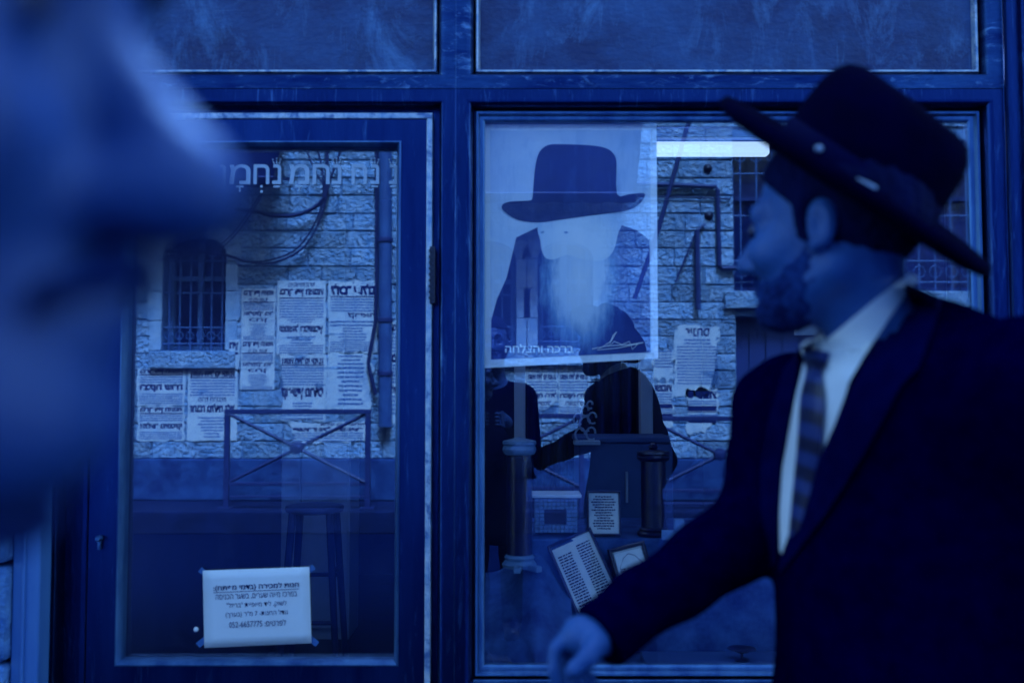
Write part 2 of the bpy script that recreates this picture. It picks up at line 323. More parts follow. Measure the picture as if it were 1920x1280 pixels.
# ---- the far building: courses of hewn stone round its openings
fb = empty('stone_building', (0, -WALL - 1.0, 0), 'hewn stone building with arched barred windows and pasted posters, mirrored in the shop glass', 'building')
ZB, ZT = w(0, 860).z, 5.2
OPEN = []     # openings in px: x0, y0(top), x1, y1(bottom), arch
for (a, b, c_, d_, arch) in [(306, 440, 422, 657, 1), (1008, 452, 1112, 652, 1), (862, 452, 968, 652, 1), (1374, 262, 1866, 545, 0), (1380, 592, 1866, 990, 0), (-420, 440, -300, 657, 1), (-40, 440, 80, 657, 1)]:
    p, q = w(a, b), w(c_, d_); OPEN.append((p.x, q.z, q.x, p.z, arch))
mbs = MB(); ms = MB()
def block(mb, x0, x1, z0, z1, y, prot, rough):
    j = 0.003
    nx, nz = 4, 3
    X = [x0 + j, x0 + j + .012] + [x1 - j - .012, x1 - j]; Z = [z0 + j, z0 + j + .011, z1 - j - .011, z1 - j]
    vs = []; fs = []
    for iz, z in enumerate(Z):
        for ix, x in enumerate(X):
            e = ix in (0, 3) or iz in (0, 3)
            vs.append((x + random.uniform(-1, 1) * .003, y + (0 if e else prot + random.uniform(0, rough)), z + random.uniform(-1, 1) * .003))
    for iz in range(3):
        for ix in range(3): k = iz * 4 + ix; fs.append((k, k + 1, k + 5, k + 4))
    mb.add(vs, fs)
z = ZB
ci = 0
while z < ZT:
    h = random.choice([0.185, 0.195, 0.205]); x = -9.0 - random.random() * .3
    spans = [(-9.2, 9.2)]
    for (ox0, oz0, ox1, oz1, ar) in OPEN:
        if z + h > oz0 + .03 and z < oz1 - .03:
            ns = []
            for (a, b) in spans:
                if ox1 <= a or ox0 >= b: ns.append((a, b)); continue
                if ox0 > a: ns.append((a, ox0))
                if ox1 < b: ns.append((ox1, b))
            spans = ns
    for (a, b) in spans:
        x = a
        while x < b - .02:
            L = random.uniform(0.3, 0.68)
            if b - (x + L) < 0.16: L = b - x
            block(mbs, x, x + L, z, z + h, -WALL - .014, .010, .018); x += L
    z += h; ci += 1
mbs.build('stone_courses', MT['stone'], fb)
# core behind the courses, open where the openings are
xs = sorted(set([-9.2, 9.2] + [o[0] for o in OPEN] + [o[2] for o in OPEN])); zs = sorted(set([0, ZT + .1] + [o[1] for o in OPEN] + [o[3] for o in OPEN]))
core = MB()
for a, b in zip(xs, xs[1:]):
    for c_, d_ in zip(zs, zs[1:]):
        mx_, mz_ = (a + b) / 2, (c_ + d_) / 2
        if any(o[0] < mx_ < o[2] and o[1] < mz_ < o[3] for o in OPEN): continue
        core.box((a, -WALL - .017, c_), (b, -WALL - .40, d_))
core.build('wall_core', MT['mortar'], fb)
bk = MB(); bk.box((-9.2, -WALL - .42, 0), (9.2, -WALL - .5, ZT)); bk.box((-9.2, -WALL - 6, ZT + .1), (9.2, -WALL + .1, ZT + .3)); bk.build('back_wall', MT['dark'], fb)
pl = MB(); pl.box((-9.2, -WALL - .3, PAV + .002), (9.2, -WALL + .05, ZB), .015); pl.build('plinth', MT['plinth'], fb)
# arch stones, jambs, sills
for (x0, z0, x1, z1, ar) in OPEN:
    tr = MB()
    if ar:
        r_ = (x1 - x0) / 2; cx = (x0 + x1) / 2; zc = z1 - r_ * .62; k = .62; N = 9
        def arc(t, rr, kk): return (cx - rr * math.cos(t), zc + kk * math.sin(t))
        for i in range(N):
            t0, t1 = math.pi * i / N + .012, math.pi * (i + 1) / N - .012
            tt = [t0 + (t1 - t0) * q / 3 for q in range(4)]
            poly = [arc(t, r_ - .001, r_ * k) for t in tt] + [arc(t, r_ + .17, r_ * k + .17) for t in reversed(tt)]
            tr.prism([(a, -WALL + .022, b) for a, b in poly], (0, -.2, 0))
        for sgn in (-1, 1):                        # spandrels fill the corners of the opening
            tt = [math.pi / 2 * q / 6 for q in range(7)]
            poly = [(cx + sgn * r_ * math.cos(t), zc + r_ * k * math.sin(t)) for t in tt] + [(cx + sgn * r_, z1)]
            tr.prism([(a, -WALL + .004, b) for a, b in poly], (0, -.2, 0))
        zz = z0
        while zz < zc - .02:
            hh = min(.33, zc - zz)
            for sgn in (-1, 1):
                ex = .16 if int((zz - z0) / .33) % 2 else .13
                tr.box((cx + sgn * (r_ + .001), -WALL + .024, zz + .004), (cx + sgn * (r_ + ex), -WALL - .25, zz + hh - .004), .006)
            zz += hh
    if z0 > 1.0: MB().box((x0 - .12, -WALL + .07, z0 - .2), (x1 + .12, -WALL - .25, z0 - .01), .012).build('window_sill', MT['stone'], fb)
    if tr.v: tr.build('window_surround', MT['stone_smooth'], fb)
def barred(o, label):
    x0, z0, x1, z1, ar = o
    t = empty('barred_window', ((x0 + x1) / 2, -WALL - .2, z0), label, 'window', 'barred windows in the far wall')
    m = MB()
    for a, b in ((x0, x0 + .06), (x1 - .06, x1), ((x0 + x1) / 2 - .03, (x0 + x1) / 2 + .03)): m.box((a, -WALL - .22, z0), (b, -WALL - .28, z1))
    m.box((x0, -WALL - .221, z0), (x1, -WALL - .279, z0 + .06)); m.box((x0, -WALL - .221, z0 + (z1 - z0) * .62), (x1, -WALL - .279, z0 + (z1 - z0) * .62 + .05))
    m.build('frame', MT['casewhite'] if ar else MT['wood_dark'], t)
    m = MB(); m.box((x0, -WALL - .3, z0), (x1, -WALL - .31, z1)); m.build('pane', MT['winpane'], t)
    m = MB(); n = 6 if ar else 16
    top = z1 - (.12 if ar else .02)
    for i in range(n):
        x = x0 + (x1 - x0) * (i + .5) / n; m.tube([(x, -WALL - .06, z0), (x, -WALL - .06, top - .1)], .011, 6)
    for f in (.06, .2, .5, .78):
        zz = z0 + (z1 - z0) * f; m.tube([(x0, -WALL - .06, zz), (x1, -WALL - .06, zz)], .011, 6)
    for f0 in (.13, .85 if ar else .9):                    # scroll work
        zz = z0 + (z1 - z0) * f0; rr = (x1 - x0) / n / 2
        for i in range(n):
            x = x0 + (x1 - x0) * (i + .5) / n
            m.tube([(x + rr * .75 * math.cos(a * math.pi / 4), -WALL - .055, zz + rr * .75 * math.sin(a * math.pi / 4)) for a in range(9)], .007, 5)
    m.build('grille', MT['grille'], t)
lab = ['arched barred window mirrored just left of the pasted posters', 'arched barred window mirrored across the lower half of the portrait poster', 'arched barred window mirrored at the left edge of the portrait poster', 'wide barred window mirrored behind the suited man\'s face and hat', None, 'arched barred window far left beyond the frame of the shop', 'arched barred window hidden behind the near face']
for i, o in enumerate(OPEN):
    if lab[i] and i != 5: barred(o, lab[i])
o = OPEN[4]; t = empty('street_door', ((o[0] + o[2]) / 2, -WALL - .2, PAV), 'wide dark plank gate in the far wall mirrored behind the suited man', 'door')
m = MB()
for i in range(15):
    a = o[0] + (o[2] - o[0]) * i / 15; m.box((a + .004, -WALL - .2, o[1]), (a + (o[2] - o[0]) / 15 - .004, -WALL - .25, o[3]), .004)
m.build('plank_leaf', MT['wood_dark'], t)
m = MB(); zc = w(1400, 775).z; m.tube([(o[0] + .3, -WALL - .17, zc), (o[0] + .8, -WALL - .17, zc)], .012); m.build('handle', MT['pipe'], t)

# ---- posters pasted on the far wall
POST = 'posters pasted on the far stone wall'
def poster(px, label, rows, mat='paper_old', torn=0.0, off=0.012, cut=None, tilt=0.0):
    x0, y0, x1, y1 = px; a, b = w(x0, y1, off), w(x1, y0, off)
    # the reader of the real poster faces -y: reader's right is -x
    W, H = b.x - a.x, b.z - a.z; O = Vector((b.x, -WALL + off, a.z)); U = Vector((-1, 0, 0)); V = Vector((0, 0, 1))
    t = empty('street_poster', (b.x - W / 2, -WALL, a.z), label, 'poster', POST)
    pts_ = []
    def edge(p, q, n):
        for i in range(n):
            f = i / n; jit = random.uniform(-1, 1) * (.006 + torn * 1.8)
            e = Vector(q) - Vector(p); nrm = Vector((-e.y, e.x)).normalized()
            r_ = Vector(p) + e * f + nrm * (jit if i else 0); pts_.append(r_)
    cor = cut or [(0, 0), (1, 0), (1, 1), (0, 1)]
    cor = [(c0 * W, c1 * H) for c0, c1 in cor]
    for p, q in zip(cor, cor[1:] + cor[:1]): edge(p, q, 7)
    m = MB(); m.prism([O + U * p.x + V * p.y for p in pts_], (0, -.004, 0)); m.build('sheet', MT[mat], t)
    O2 = O + Vector((0, .0025, 0)); ink = MB(); soft = MB()
    y = 0.985
    for kind, h, arg in rows:
        if kind == 'h': put_text(ink, arg, O2, U, V, W, H, .05, .95, y - h * .88, y - h * .10, .06)
        elif kind == 'm': put_text(ink, arg, O2, U, V, W, H, .22, .78, y - h * .86, y - h * .12, .025)
        elif kind == 'w': put_text(ink, arg, O2, U, V, W, H, .02, .60, y - h * .86, y - h * .12, .03)
        elif kind == 'r':
            k = O2 + V * ((y - h * .5) * H); ink.add([k + U * (.04 * W), k + U * (.96 * W), k + U * (.96 * W) + V * .012, k + U * (.04 * W) + V * .012], [(0, 1, 2, 3)])
        elif kind == 'p': put_rows(soft, O2, U, V, W, H, .05, .95, y - h, y, arg)
        elif kind == 'c': put_rows(soft, O2, U, V, W, H, .2, .8, y - h, y, arg, ragged=.5)
        elif kind == 'b':
            k = O2 + V * ((y - h * .9) * H); ink.add([k + U * (.05 * W), k + U * (.95 * W), k + U * (.95 * W) + V * (h * .8 * H), k + U * (.05 * W) + V * (h * .8 * H)], [(0, 1, 2, 3)])
        y -= h
    if ink.v: ink.build('headline', MT['ink'], t)
    if soft.v: soft.build('small_print', MT['ink_soft'], t)
    return t
BDE = 'ברוך דיין האמת'; EH = 'אשת חיל מי ימצא'
NARROW = [('h', .16, BDE), ('m', .09, 'כי בא מועד'), ('r', .03, 0), ('p', .13, 4), ('h', .14, 'אלימלך ביר'), ('m', .12, 'כהן'), ('c', .24, 7), ('p', .09, 3)]
poster((452, 541, 516, 636), 'narrow death notice, upper of two alike left of the tall notice', NARROW)
poster((450, 637, 515, 730), 'narrow death notice, lower of two alike above bare stone', NARROW)
poster((518, 526, 611, 664), 'tall death notice with two line heading topmost in the middle column', [('m', .08, 'בית משפחת הנפטר'), ('h', .14, BDE), ('r', .02, 0), ('p', .26, 7), ('c', .06, 2), ('h', .17, 'שמואל רבישביץ'), ('c', .12, 3), ('p', .13, 4)])
poster((614, 527, 708, 660), 'wide notice with white on black banner heading beside the drain pipe', [('h', .2, 'לזכר עולם'), ('r', .02, 0), ('p', .2, 5), ('w', .11, 'קריאת'), ('p', .1, 2), ('c', .2, 5), ('p', .15, 5)], torn=.006)
poster((522, 665, 611, 788), 'death notice under the tall notice with torn left edge', [('h', .14, EH), ('r', .02, 0), ('p', .3, 7), ('h', .24, 'קופשיץ מרדכי'), ('c', .18, 4), ('p', .1, 2)], torn=.005, cut=[(0, 0), (.96, 0), (.9, .5), (1, 1), (0, 1)])
poster((613, 662, 700, 770), 'faded notice of short lines beside the drain pipe, its edge torn', [('c', .2, 3), ('c', .7, 9)], torn=.012, cut=[(.06, 0), (1, 0), (1, 1), (0, 1)])
poster((541, 790, 688, 831), 'wide torn notice lowest behind the left street barrier', [('w', .2, 'אחינו בית ישראל'), ('h', .26, 'ישראל מאיר'), ('p', .45, 4)], torn=.01, cut=[(0, .12), (.9, 0), (1, .9), (.98, 1), (0, 1)])
poster((256, 690, 347, 760), 'death notice under the barred window, above its twin headline', [('h', .16, BDE), ('r', .03, 0), ('p', .2, 3), ('h', .26, 'רבקה שרה'), ('p', .3, 5)], torn=.004)
poster((256, 761, 346, 826), 'death notice lowest in the left corner with heavy name line', [('h', .2, BDE), ('r', .03, 0), ('p', .2, 3), ('h', .28, 'אלתר מינסקי'), ('p', .24, 4)], torn=.005)
poster((350, 689, 445, 826), 'woman\'s death notice under the window sill with one huge name', [('h', .12, EH), ('r', .02, 0), ('p', .24, 6), ('m', .08, 'מרת הרבנית'), ('h', .19, 'זהבה גולדה לוין'), ('c', .3, 7)])
poster((727, 600, 748, 795), 'strip of notice past the drain pipe at the door glass edge', [('h', .1, 'אבל'), ('p', .2, 6), ('h', .1, 'כבד'), ('p', .2, 6), ('h', .1, 'הלוויה'), ('c', .2, 5)], torn=.008)
poster((986, 688, 1046, 778), 'woman\'s death notice hanging below the portrait poster, left one', [('p', .1, 2), ('h', .16, EH), ('p', .24, 4), ('h', .16, 'רבקה רחל'), ('m', .14, 'שיינמל'), ('p', .14, 3)], torn=.008, cut=[(0, .3), (.8, 0), (1, 0), (1, 1), (0, 1)])
poster((1047, 688, 1106, 778), 'woman\'s death notice hanging below the portrait poster, right one', [('p', .1, 2), ('h', .16, EH), ('p', .24, 4), ('h', .16, 'רבקה רחל'), ('m', .14, 'רוזנבלט'), ('p', .14, 3)], torn=.006)
poster((1266, 610, 1350, 745), 'tall ragged notice with big one word title and a torn flap', [('m', .16, 'פינחס'), ('c', .1, 2), ('p', .3, 7), ('p', .25, 6)], torn=.008, cut=[(.28, 0), (1, 0), (1, .9), (.9, 1), (.06, 1), (0, .92), (.12, .5)])
poster((1288, 728, 1346, 812), 'notice with a barred picture and black title band below the ragged one', [('h', .24, '8 שנות'), ('p', .12, 2), ('b', .14, 0), ('b', .02, 0), ('p', .14, 1), ('b', .1, 0)], torn=.012, cut=[(.4, 0), (1, 0), (1, 1), (0, 1), (.0, .5)])
poster((1226, 718, 1262, 800), 'scrap of notice with black picture band left of the ragged one', [('h', .2, 'שנות'), ('p', .25, 4), ('b', .12, 0), ('p', .1, 2), ('b', .1, 0)], torn=.012)
poster((1225, 655, 1262, 712), 'blank weathered scrap of paper right of the white post', [('p', .6, 6)], torn=.014)
poster((428, 638, 448, 690), 'small sprayed paper sign on the window jamb', [('h', .4, 'חץ'), ('b', .1, 0)], torn=.004, off=.03)

# ---- cables, pipes, fixings
def cable(pxs, r_, label, off=.1, group='cables sagging over the far wall'):
    m = MB(); P_ = [w(x, y, off) for x, y in pxs]; out = []
    for i in range(len(P_) - 1):                                   # Catmull-Rom
        a, b, c_, d_ = P_[max(i - 1, 0)], P_[i], P_[i + 1], P_[min(i + 2, len(P_) - 1)]
        for k in range(6):
            t = k / 6; out.append(.5 * ((2 * b) + (c_ - a) * t + (2 * a - 5 * b + 4 * c_ - d_) * t * t + (3 * b - a - 3 * c_ + d_) * t ** 3))
    out.append(P_[-1]); m.tube(out, r_, 6); tag(m.build('cable', MT['cable'], None, True), label, 'cable', group)
cable([(612, 270), (612, 340), (602, 378), (560, 402), (510, 404), (480, 396), (440, 392)], .022, 'thick black cable looping under the white lettering')
cable([(640, 278), (618, 340), (600, 410), (570, 462), (520, 490), (470, 492), (415, 476), (310, 470)], .013, 'long black cable sagging lowest over the bare stones')
cable([(596, 283), (606, 340), (598, 400), (560, 462), (510, 486), (460, 490), (425, 480), (330, 462)], .011, 'thin black cable running close above the lowest one')
cable([(492, 362), (470, 400), (440, 440), (400, 470), (312, 480)], .008, 'thin wire dropping from the lettering to the barred window', .12)
cable([(486, 366), (460, 405), (425, 448), (380, 474), (300, 486)], .008, 'thin wire beside its twin dropping to the barred window', .15)
cable([(574, 280), (590, 320), (606, 345)], .010, 'short black cable hanging between the middle letters')
m = MB(); m.tube([w(722, 120, .09), w(722, 800, .09)], .075, 14); t = m.build('drain_pipe', MT['pipe'], None, True); tag(t, 'pale vertical drain pipe beside the pasted posters', 'pipe')
m = MB()
for y in (450, 600, 700): p = w(722, y, .09); m.lathe((p.x, p.y, p.z - .03), [(.079, 0), (.088, .01), (.088, .05), (.079, .06)], 14)
m.build('pipe_clamp', MT['iron'], t)
m = MB(); m.tube([w(706, 200, .06), w(706, 520, .06), w(704, 600, .06), w(690, 680, .06), w(704, 740, .06)], .02, 8); tag(m.build('cable', MT['cable'], None, True), 'black cable running straight down beside the drain pipe', 'cable')
m = MB(); m.tube([w(1180, 344, .05), w(1343, 350, .05), w(1346, 356, .05), w(1349, 498, .05), w(1353, 503, .05), w(1500, 502, .05)], .026, 8); tag(m.build('conduit_pipe', MT['iron'], None, True), 'thin conduit pipe with two bends on the stone left of the man\'s face', 'pipe')
m = MB(); m.tube([w(1180, 368, .03), w(1300, 370, .03), w(1370, 373, .03)], .009, 6); tag(m.build('cable', MT['cable'], None, True), 'thin cable level under the conduit pipe', 'cable')
m = MB(); m.tube([w(1298, 205, .5), w(1236, 425, .5), w(1190, 560, .5)], .024, 8); tag(m.build('awning_pole', MT['iron'], None, True), 'slanting dark pole crossing the stone right of the portrait poster', 'pole')
m = MB(); m.tube([w(1307, 432, .07), w(1309, 580, .07)], .03, 8); m.tube([w(1305, 436, .06), w(1266, 530, .06)], .011, 6); m.tube([w(1307, 432, .07), w(1322, 420, .04)], .016, 6)
tag(m.build('wall_bracket', MT['iron'], None, True), 'dark iron bracket with a diagonal stay on the stone wall', 'bracket')
for x, y, l in ((1327, 316, 'upper of two black iron knobs on the stone wall'), (1329, 405, 'lower of two black iron knobs on the stone wall')):
    p = w(x, y, 0); m = MB(); m.lathe(p, [(.05, 0), (.05, .02), (.03, .04), (.01, .05)], 12, Matrix.Rotation(R(-90), 3, 'X')); tag(m.build('wall_anchor', MT['black'], None, True), l, 'anchor', 'iron knobs on the far wall')

def awning(x0, x1, x1b, ytop, ybot, label):
    t = empty('awning', w((x0 + x1) / 2, ybot), label, 'awning', 'dark awnings on the far wall')
    a, b = w(x0, ytop), w(x1, ytop); Yo = .8
    def q(x, y): p = pt(x, y, WALL - Yo); return Vector((p.x, -WALL + Yo, p.z))
    c_, d_, e_ = q(x0 - 6, ybot - 16), q(x1b, ybot - 16), q(x0 - 6, ybot)
    m = MB(); n = 14; rows = []
    for k in range(n + 1):
        f = k / n; sag = .03 * math.sin(f * math.pi * 6) ** 2
        rows.append([a.lerp(b, f), a.lerp(b, f).lerp(c_.lerp(d_, f), .5) - Vector((0, 0, .02 + sag)), c_.lerp(d_, f), c_.lerp(d_, f) + Vector((0, 0, e_.z - c_.z - .02 * (k % 2)))])
    m.add([p for r_ in rows for p in r_], [(k * 4 + j, k * 4 + j + 1, k * 4 + 5 + j, k * 4 + 4 + j) for k in range(n) for j in range(3)])
    o = m.build('canvas', MT['awning'], t, True); md = o.modifiers.new('thickness', 'SOLIDIFY'); md.thickness = .006
    m = MB(); m.tube([c_, d_], .014); m.tube([c_, w(x0, ybot - 10, .02)], .012); m.tube([d_, w(x1, ybot - 10, .02)], .012); m.build('awning_frame', MT['iron'], t)
awning(840, 1208, 1192, 200, 378, 'dark canvas awning mirrored across the hat of the portrait poster')
awning(60, 545, 512, 190, 348, 'dark canvas awning mirrored above the left arched window')

# ---- pedestrian barriers on the far pavement
def barrier(x0, x1, y0, label, Yo=.75):
    def q(x, y): p = pt(x, y, WALL - Yo); return Vector((p.x, -WALL + Yo, p.z))
    a, b = q(x0, y0), q(x1, y0); zt = a.z; zl = q(x0, y0 + 136).z; zm = (zt + zl) / 2
    t = empty('street_barrier', ((a.x + b.x) / 2, a.y, PAV), label, 'barrier', 'steel barriers along the far pavement')
    m = MB(); m.box((a.x - .03, a.y - .025, zt - .028), (b.x + .03, a.y + .025, zt + .022), .006); m.build('top_rail', MT['iron'], t)
    for x in (a.x, b.x):
        m = MB(); m.box((x - .028, a.y - .024, PAV), (x + .028, a.y + .024, zt - .03), .005); m.box((x - .07, a.y - .07, PAV), (x + .07, a.y + .07, PAV + .012)); m.build('post', MT['iron'], t)
    m = MB(); m.box((a.x + .03, a.y - .018, zl - .018), (b.x - .03, a.y + .018, zl + .018), .004); m.box((a.x + .03, a.y - .018, zl - .14), (b.x - .03, a.y + .018, zl - .12), .004); m.build('lower_rail', MT['iron'], t)
    for s in (0, 1):
        m = MB(); pa, pb = ((a.x + .03, zt - .03), (b.x - .03, zl + .02)) if s else ((a.x + .03, zl + .02), (b.x - .03, zt - .03))
        m.tube([(pa[0], a.y + (.012 if s else -.012), pa[1]), (pb[0], a.y + (.012 if s else -.012), pb[1])], .02, 6); m.build('diagonal_bar', MT['iron'], t)
    m = MB(); m.lathe(((a.x + b.x) / 2, a.y - .04, zm), [(.02, 0), (.065, .005), (.065, .07), (.02, .08)], 14, Matrix.Rotation(R(-90), 3, 'X')); m.build('centre_boss', MT['iron'], t)
barrier(426, 690, 771, 'street barrier with crossed bars mirrored in front of the left posters')
barrier(1216, 1484, 784, 'street barrier with crossed bars mirrored beside the man\'s dark sleeve')
barrier(826, 1090, 779, 'street barrier with crossed bars half hidden behind the shop goods')

# ================================================================== THE SHOP
sh = empty('shop_building', (0, 2.5, 0), 'old stone shop building that carries the dark glazed shop front', 'building')
X0, X1 = pt(85, 640, -.05).x, pt(1893, 640, -.05).x       # outer centre lines of the shop front
ZTOP = 3.15
m = MB(); m.box((-9, 5.2, ZTOP + .02), (9, -.12, 5.6)); m.build('upper_wall', MT['pier'], sh)
def pier(x0, x1):
    m = MB(); z = 0
    while z < ZTOP:
        h = random.uniform(.2, .26); h = min(h, ZTOP - z); x = x0
        while x < x1 - .01:
            L = random.uniform(.25, .5); L = L if x1 - x - L > .12 else x1 - x
            m.box((x + .005, .3, z + .005), (x + L - .005, -.15 - random.random() * .02, z + h - .005), .014); x += L
        z += h
    m.build('stone_pier', MT['pier'], sh)
PXL = pt(27, 1000, -.13).x
pier(-4.5, PXL); pier(X1 + .12, 4.5)
m = MB(); m.box((-9, .28, 0), (PXL - .01, 5.2, ZTOP)); m.box((X1 + .13, .28, 0), (9, 5.2, ZTOP)); m.box((-2.2, 5.0, 0), (3.2, 5.2, ZTOP)); m.build('inner_wall', MT['roomwall'], sh)
m = MB(); m.box((-9, 0.1, 2.92), (9, 5.2, 3.1)); m.build('room_ceiling', MT['roomwall'], sh)
m = MB(); m.box((-2.2, 0.08, -.012), (3.2, 5.0, 0.012)); tag(m.build('shop_floor', MT['roomfloor']), kind='structure')

sf = empty('storefront', (0, 0, 0), 'dark painted shop front with panels above a glazed door and display window', 'shop front')
XM = pt(853, 640, -.055).x; ZR = pt(853, 166, -.055).z
ZSILL = pt(1100, 1312, -.055).z
# cells between the centre lines; profile = (inset, y)
def cell(x0, z0, x1, z1, prof, name, mat): MB_ = MB().ring_frame(x0, z0, x1, z1, prof); return MB_.build(name, mat, sf, True, 30)
def roundp(i0, y0, i1, y1, n=5):
    return [(i0 + (i1 - i0) * math.sin(k / n * math.pi / 2), y0 + (y1 - y0) * (1 - math.cos(k / n * math.pi / 2))) for k in range(n + 1)]
base = [(0, -.0562), (.0018, -.055), (.030, -.055)] + roundp(.030, -.055, .047, -.03) + [(.050, -.012), (.052, -.012), (.052, .03)]
ZP = 3.12
panels = ((X0, XM, 'left'), (XM, X1, 'right'))
for a, b, nm in panels:
    cell(a, ZR, b, ZP, base, 'transom_frame', MT['rail'])
    MB().ring_frame(a, ZR, b, ZP, [(.0525, -.006), (.0525, -.024), (.056, -.029), (.061, -.027), (.066, -.012), (.066, -.004)]).build('transom_bead', MT['bead'], sf, True, 40)
    m = MB(); m.box((a + .05, -.012, ZR + .05), (b - .05, .03, ZP - .05)); m.build('transom_panel', MT['panel'], sf)
m = MB(); m.box((XM - .03, -.047, .07), (XM + .03, .025, ZP)); m.box((X0 + .01, -.046, ZR - .03), (XM - .031, .024, ZR + .03)); m.box((XM + .031, -.046, ZR - .03), (X1 - .01, .024, ZR + .03)); m.build('light_seal_core', MT['frame'], sf)  # unseen backing added to seal light leaks between the frames
# display window (right)
cell(XM, ZSILL, X1, ZR, base, 'window_frame', MT['frame'])
MB().ring_frame(XM, ZSILL, X1, ZR, [(.0525, -.006), (.0525, -.021), (.056, -.026), (.061, -.024), (.066, -.012), (.072, -.011), (.079, -.004), (.079, .02)]).build('window_bead', MT['bead2'], sf, True, 40)
m = MB(); m.box((XM + .07, .000, ZSILL + .07), (X1 - .07, .006, ZR - .07)); m.build('window_pane', MT['glass_win'], sf)
# outer frame of the door (left)
XD0, XD1 = pt(152, 900, -.05).x, pt(806, 640, -.04).x; ZD1 = pt(600, 214, -.04).z
cell(X0, .06, XM, ZR, [(0, -.0562), (.0018, -.055), (.030, -.055)] + roundp(.030, -.055, .045, -.03) + [(.047, -.004), (.047, .03)], 'door_frame', MT['frame'])
rebate = MB(); rebate.box((X0 + .046, -.004, .06), (XD0 - .004, .03, ZR - .046)); rebate.box((XD1, -.006, .06), (XM - .046, .03, ZR - .046)); rebate.box((XD0 - .004, -.005, ZD1), (XD1, .03, ZR - .046)); rebate.build('door_rebate', MT['frame'], sf)
# door leaf
dr = bpy.data.objects.new('door', None); COL.objects.link(dr); dr.parent = sf
SX0, SX1, SZ1 = pt(166, 1000, -.035).x, pt(798, 640, -.035).x, pt(600, 224, -.035).z
GX0, GX1, GZ0, GZ1 = pt(226, 1000, -.02).x, pt(750, 640, -.02).x, pt(500, 1243, -.02).z, pt(600, 269, -.02).z
st = MB()
# stiles and rails with mitred joints
def quadbar(mb, o0, o1, i1, i0, y0, y1):
    mb.prism([(o0[0], y0, o0[1]), (o1[0], y0, o1[1]), (i1[0], y0, i1[1]), (i0[0], y0, i0[1])], (0, y1 - y0, 0))
LZ = GZ0 - .10
for o0, o1, i1, i0 in (((SX0, LZ), (SX0, SZ1), (GX0, GZ1), (GX0, GZ0)), ((SX0, SZ1), (SX1, SZ1), (GX1, GZ1), (GX0, GZ1)), ((SX1, SZ1), (SX1, LZ), (GX1, GZ0), (GX1, GZ1)), ((SX1, LZ), (SX0, LZ), (GX0, GZ0), (GX1, GZ0))):
    quadbar(st, o0, o1, i1, i0, -.035, .02)
st.box((SX0, -.033, .08), (SX1, .018, LZ - .002), .004)
link('sash', st.mesh('sash'), MT['stile'], dr)
b_ = MB(); b_.ring_frame(GX0 - .002, GZ0 - .002, GX1 + .002, GZ1 + .002, [(0, -.034), (0, -.041), (.004, -.043), (.012, -.03), (.014, -.008), (.014, .004)]); link('glazing_bead', b_.mesh('bead'), MT['bead2'], dr, True, 40)
b_ = MB(); b_.box((SX1 + .001, -.046, .08), (SX1 + .017, -.002, ZD1 - .012), .003); b_.box((SX0, -.040, SZ1 + .001), (SX1 + .017, -.002, SZ1 + .018), .003); link('edge_strip', b_.mesh('strip'), MT['bead'], dr)
b_ = MB(); b_.box((SX0 - .018, -.040, .08), (SX0 - .002, -.002, ZD1 - .012), .003); link('hinge_strip', b_.mesh('strip'), MT['stile'], dr)
b_ = MB(); b_.box((GX0, .002, GZ0), (GX1, .008, GZ1)); link('glass_pane', b_.mesh('pane'), MT['glass_door'], dr)
p = pt(808, 515, -.05); m = MB(); m.box((p.x - .003, -.058, pt(808, 570, -.05).z), (p.x + .012, -.03, pt(808, 462, -.05).z), .003)
for k in range(9): zz = pt(808, 470 + 11 * k, -.05).z; m.box((p.x - .005, -.061, zz - .004), (p.x + .009, -.035, zz + .002))
m.build('lock_case', MT['black'], dr)
p = pt(188, 1008, -.04); m = MB(); m.lathe((p.x, p.y, p.z), [(.008, 0), (.008, .016), (.005, .022)], 12, Matrix.Rotation(R(90), 3, 'X')); m.box((p.x - .004, -.05, p.z - .03), (p.x + .004, -.042, p.z), .001); m.build('latch', MT['bead2'], dr, True)
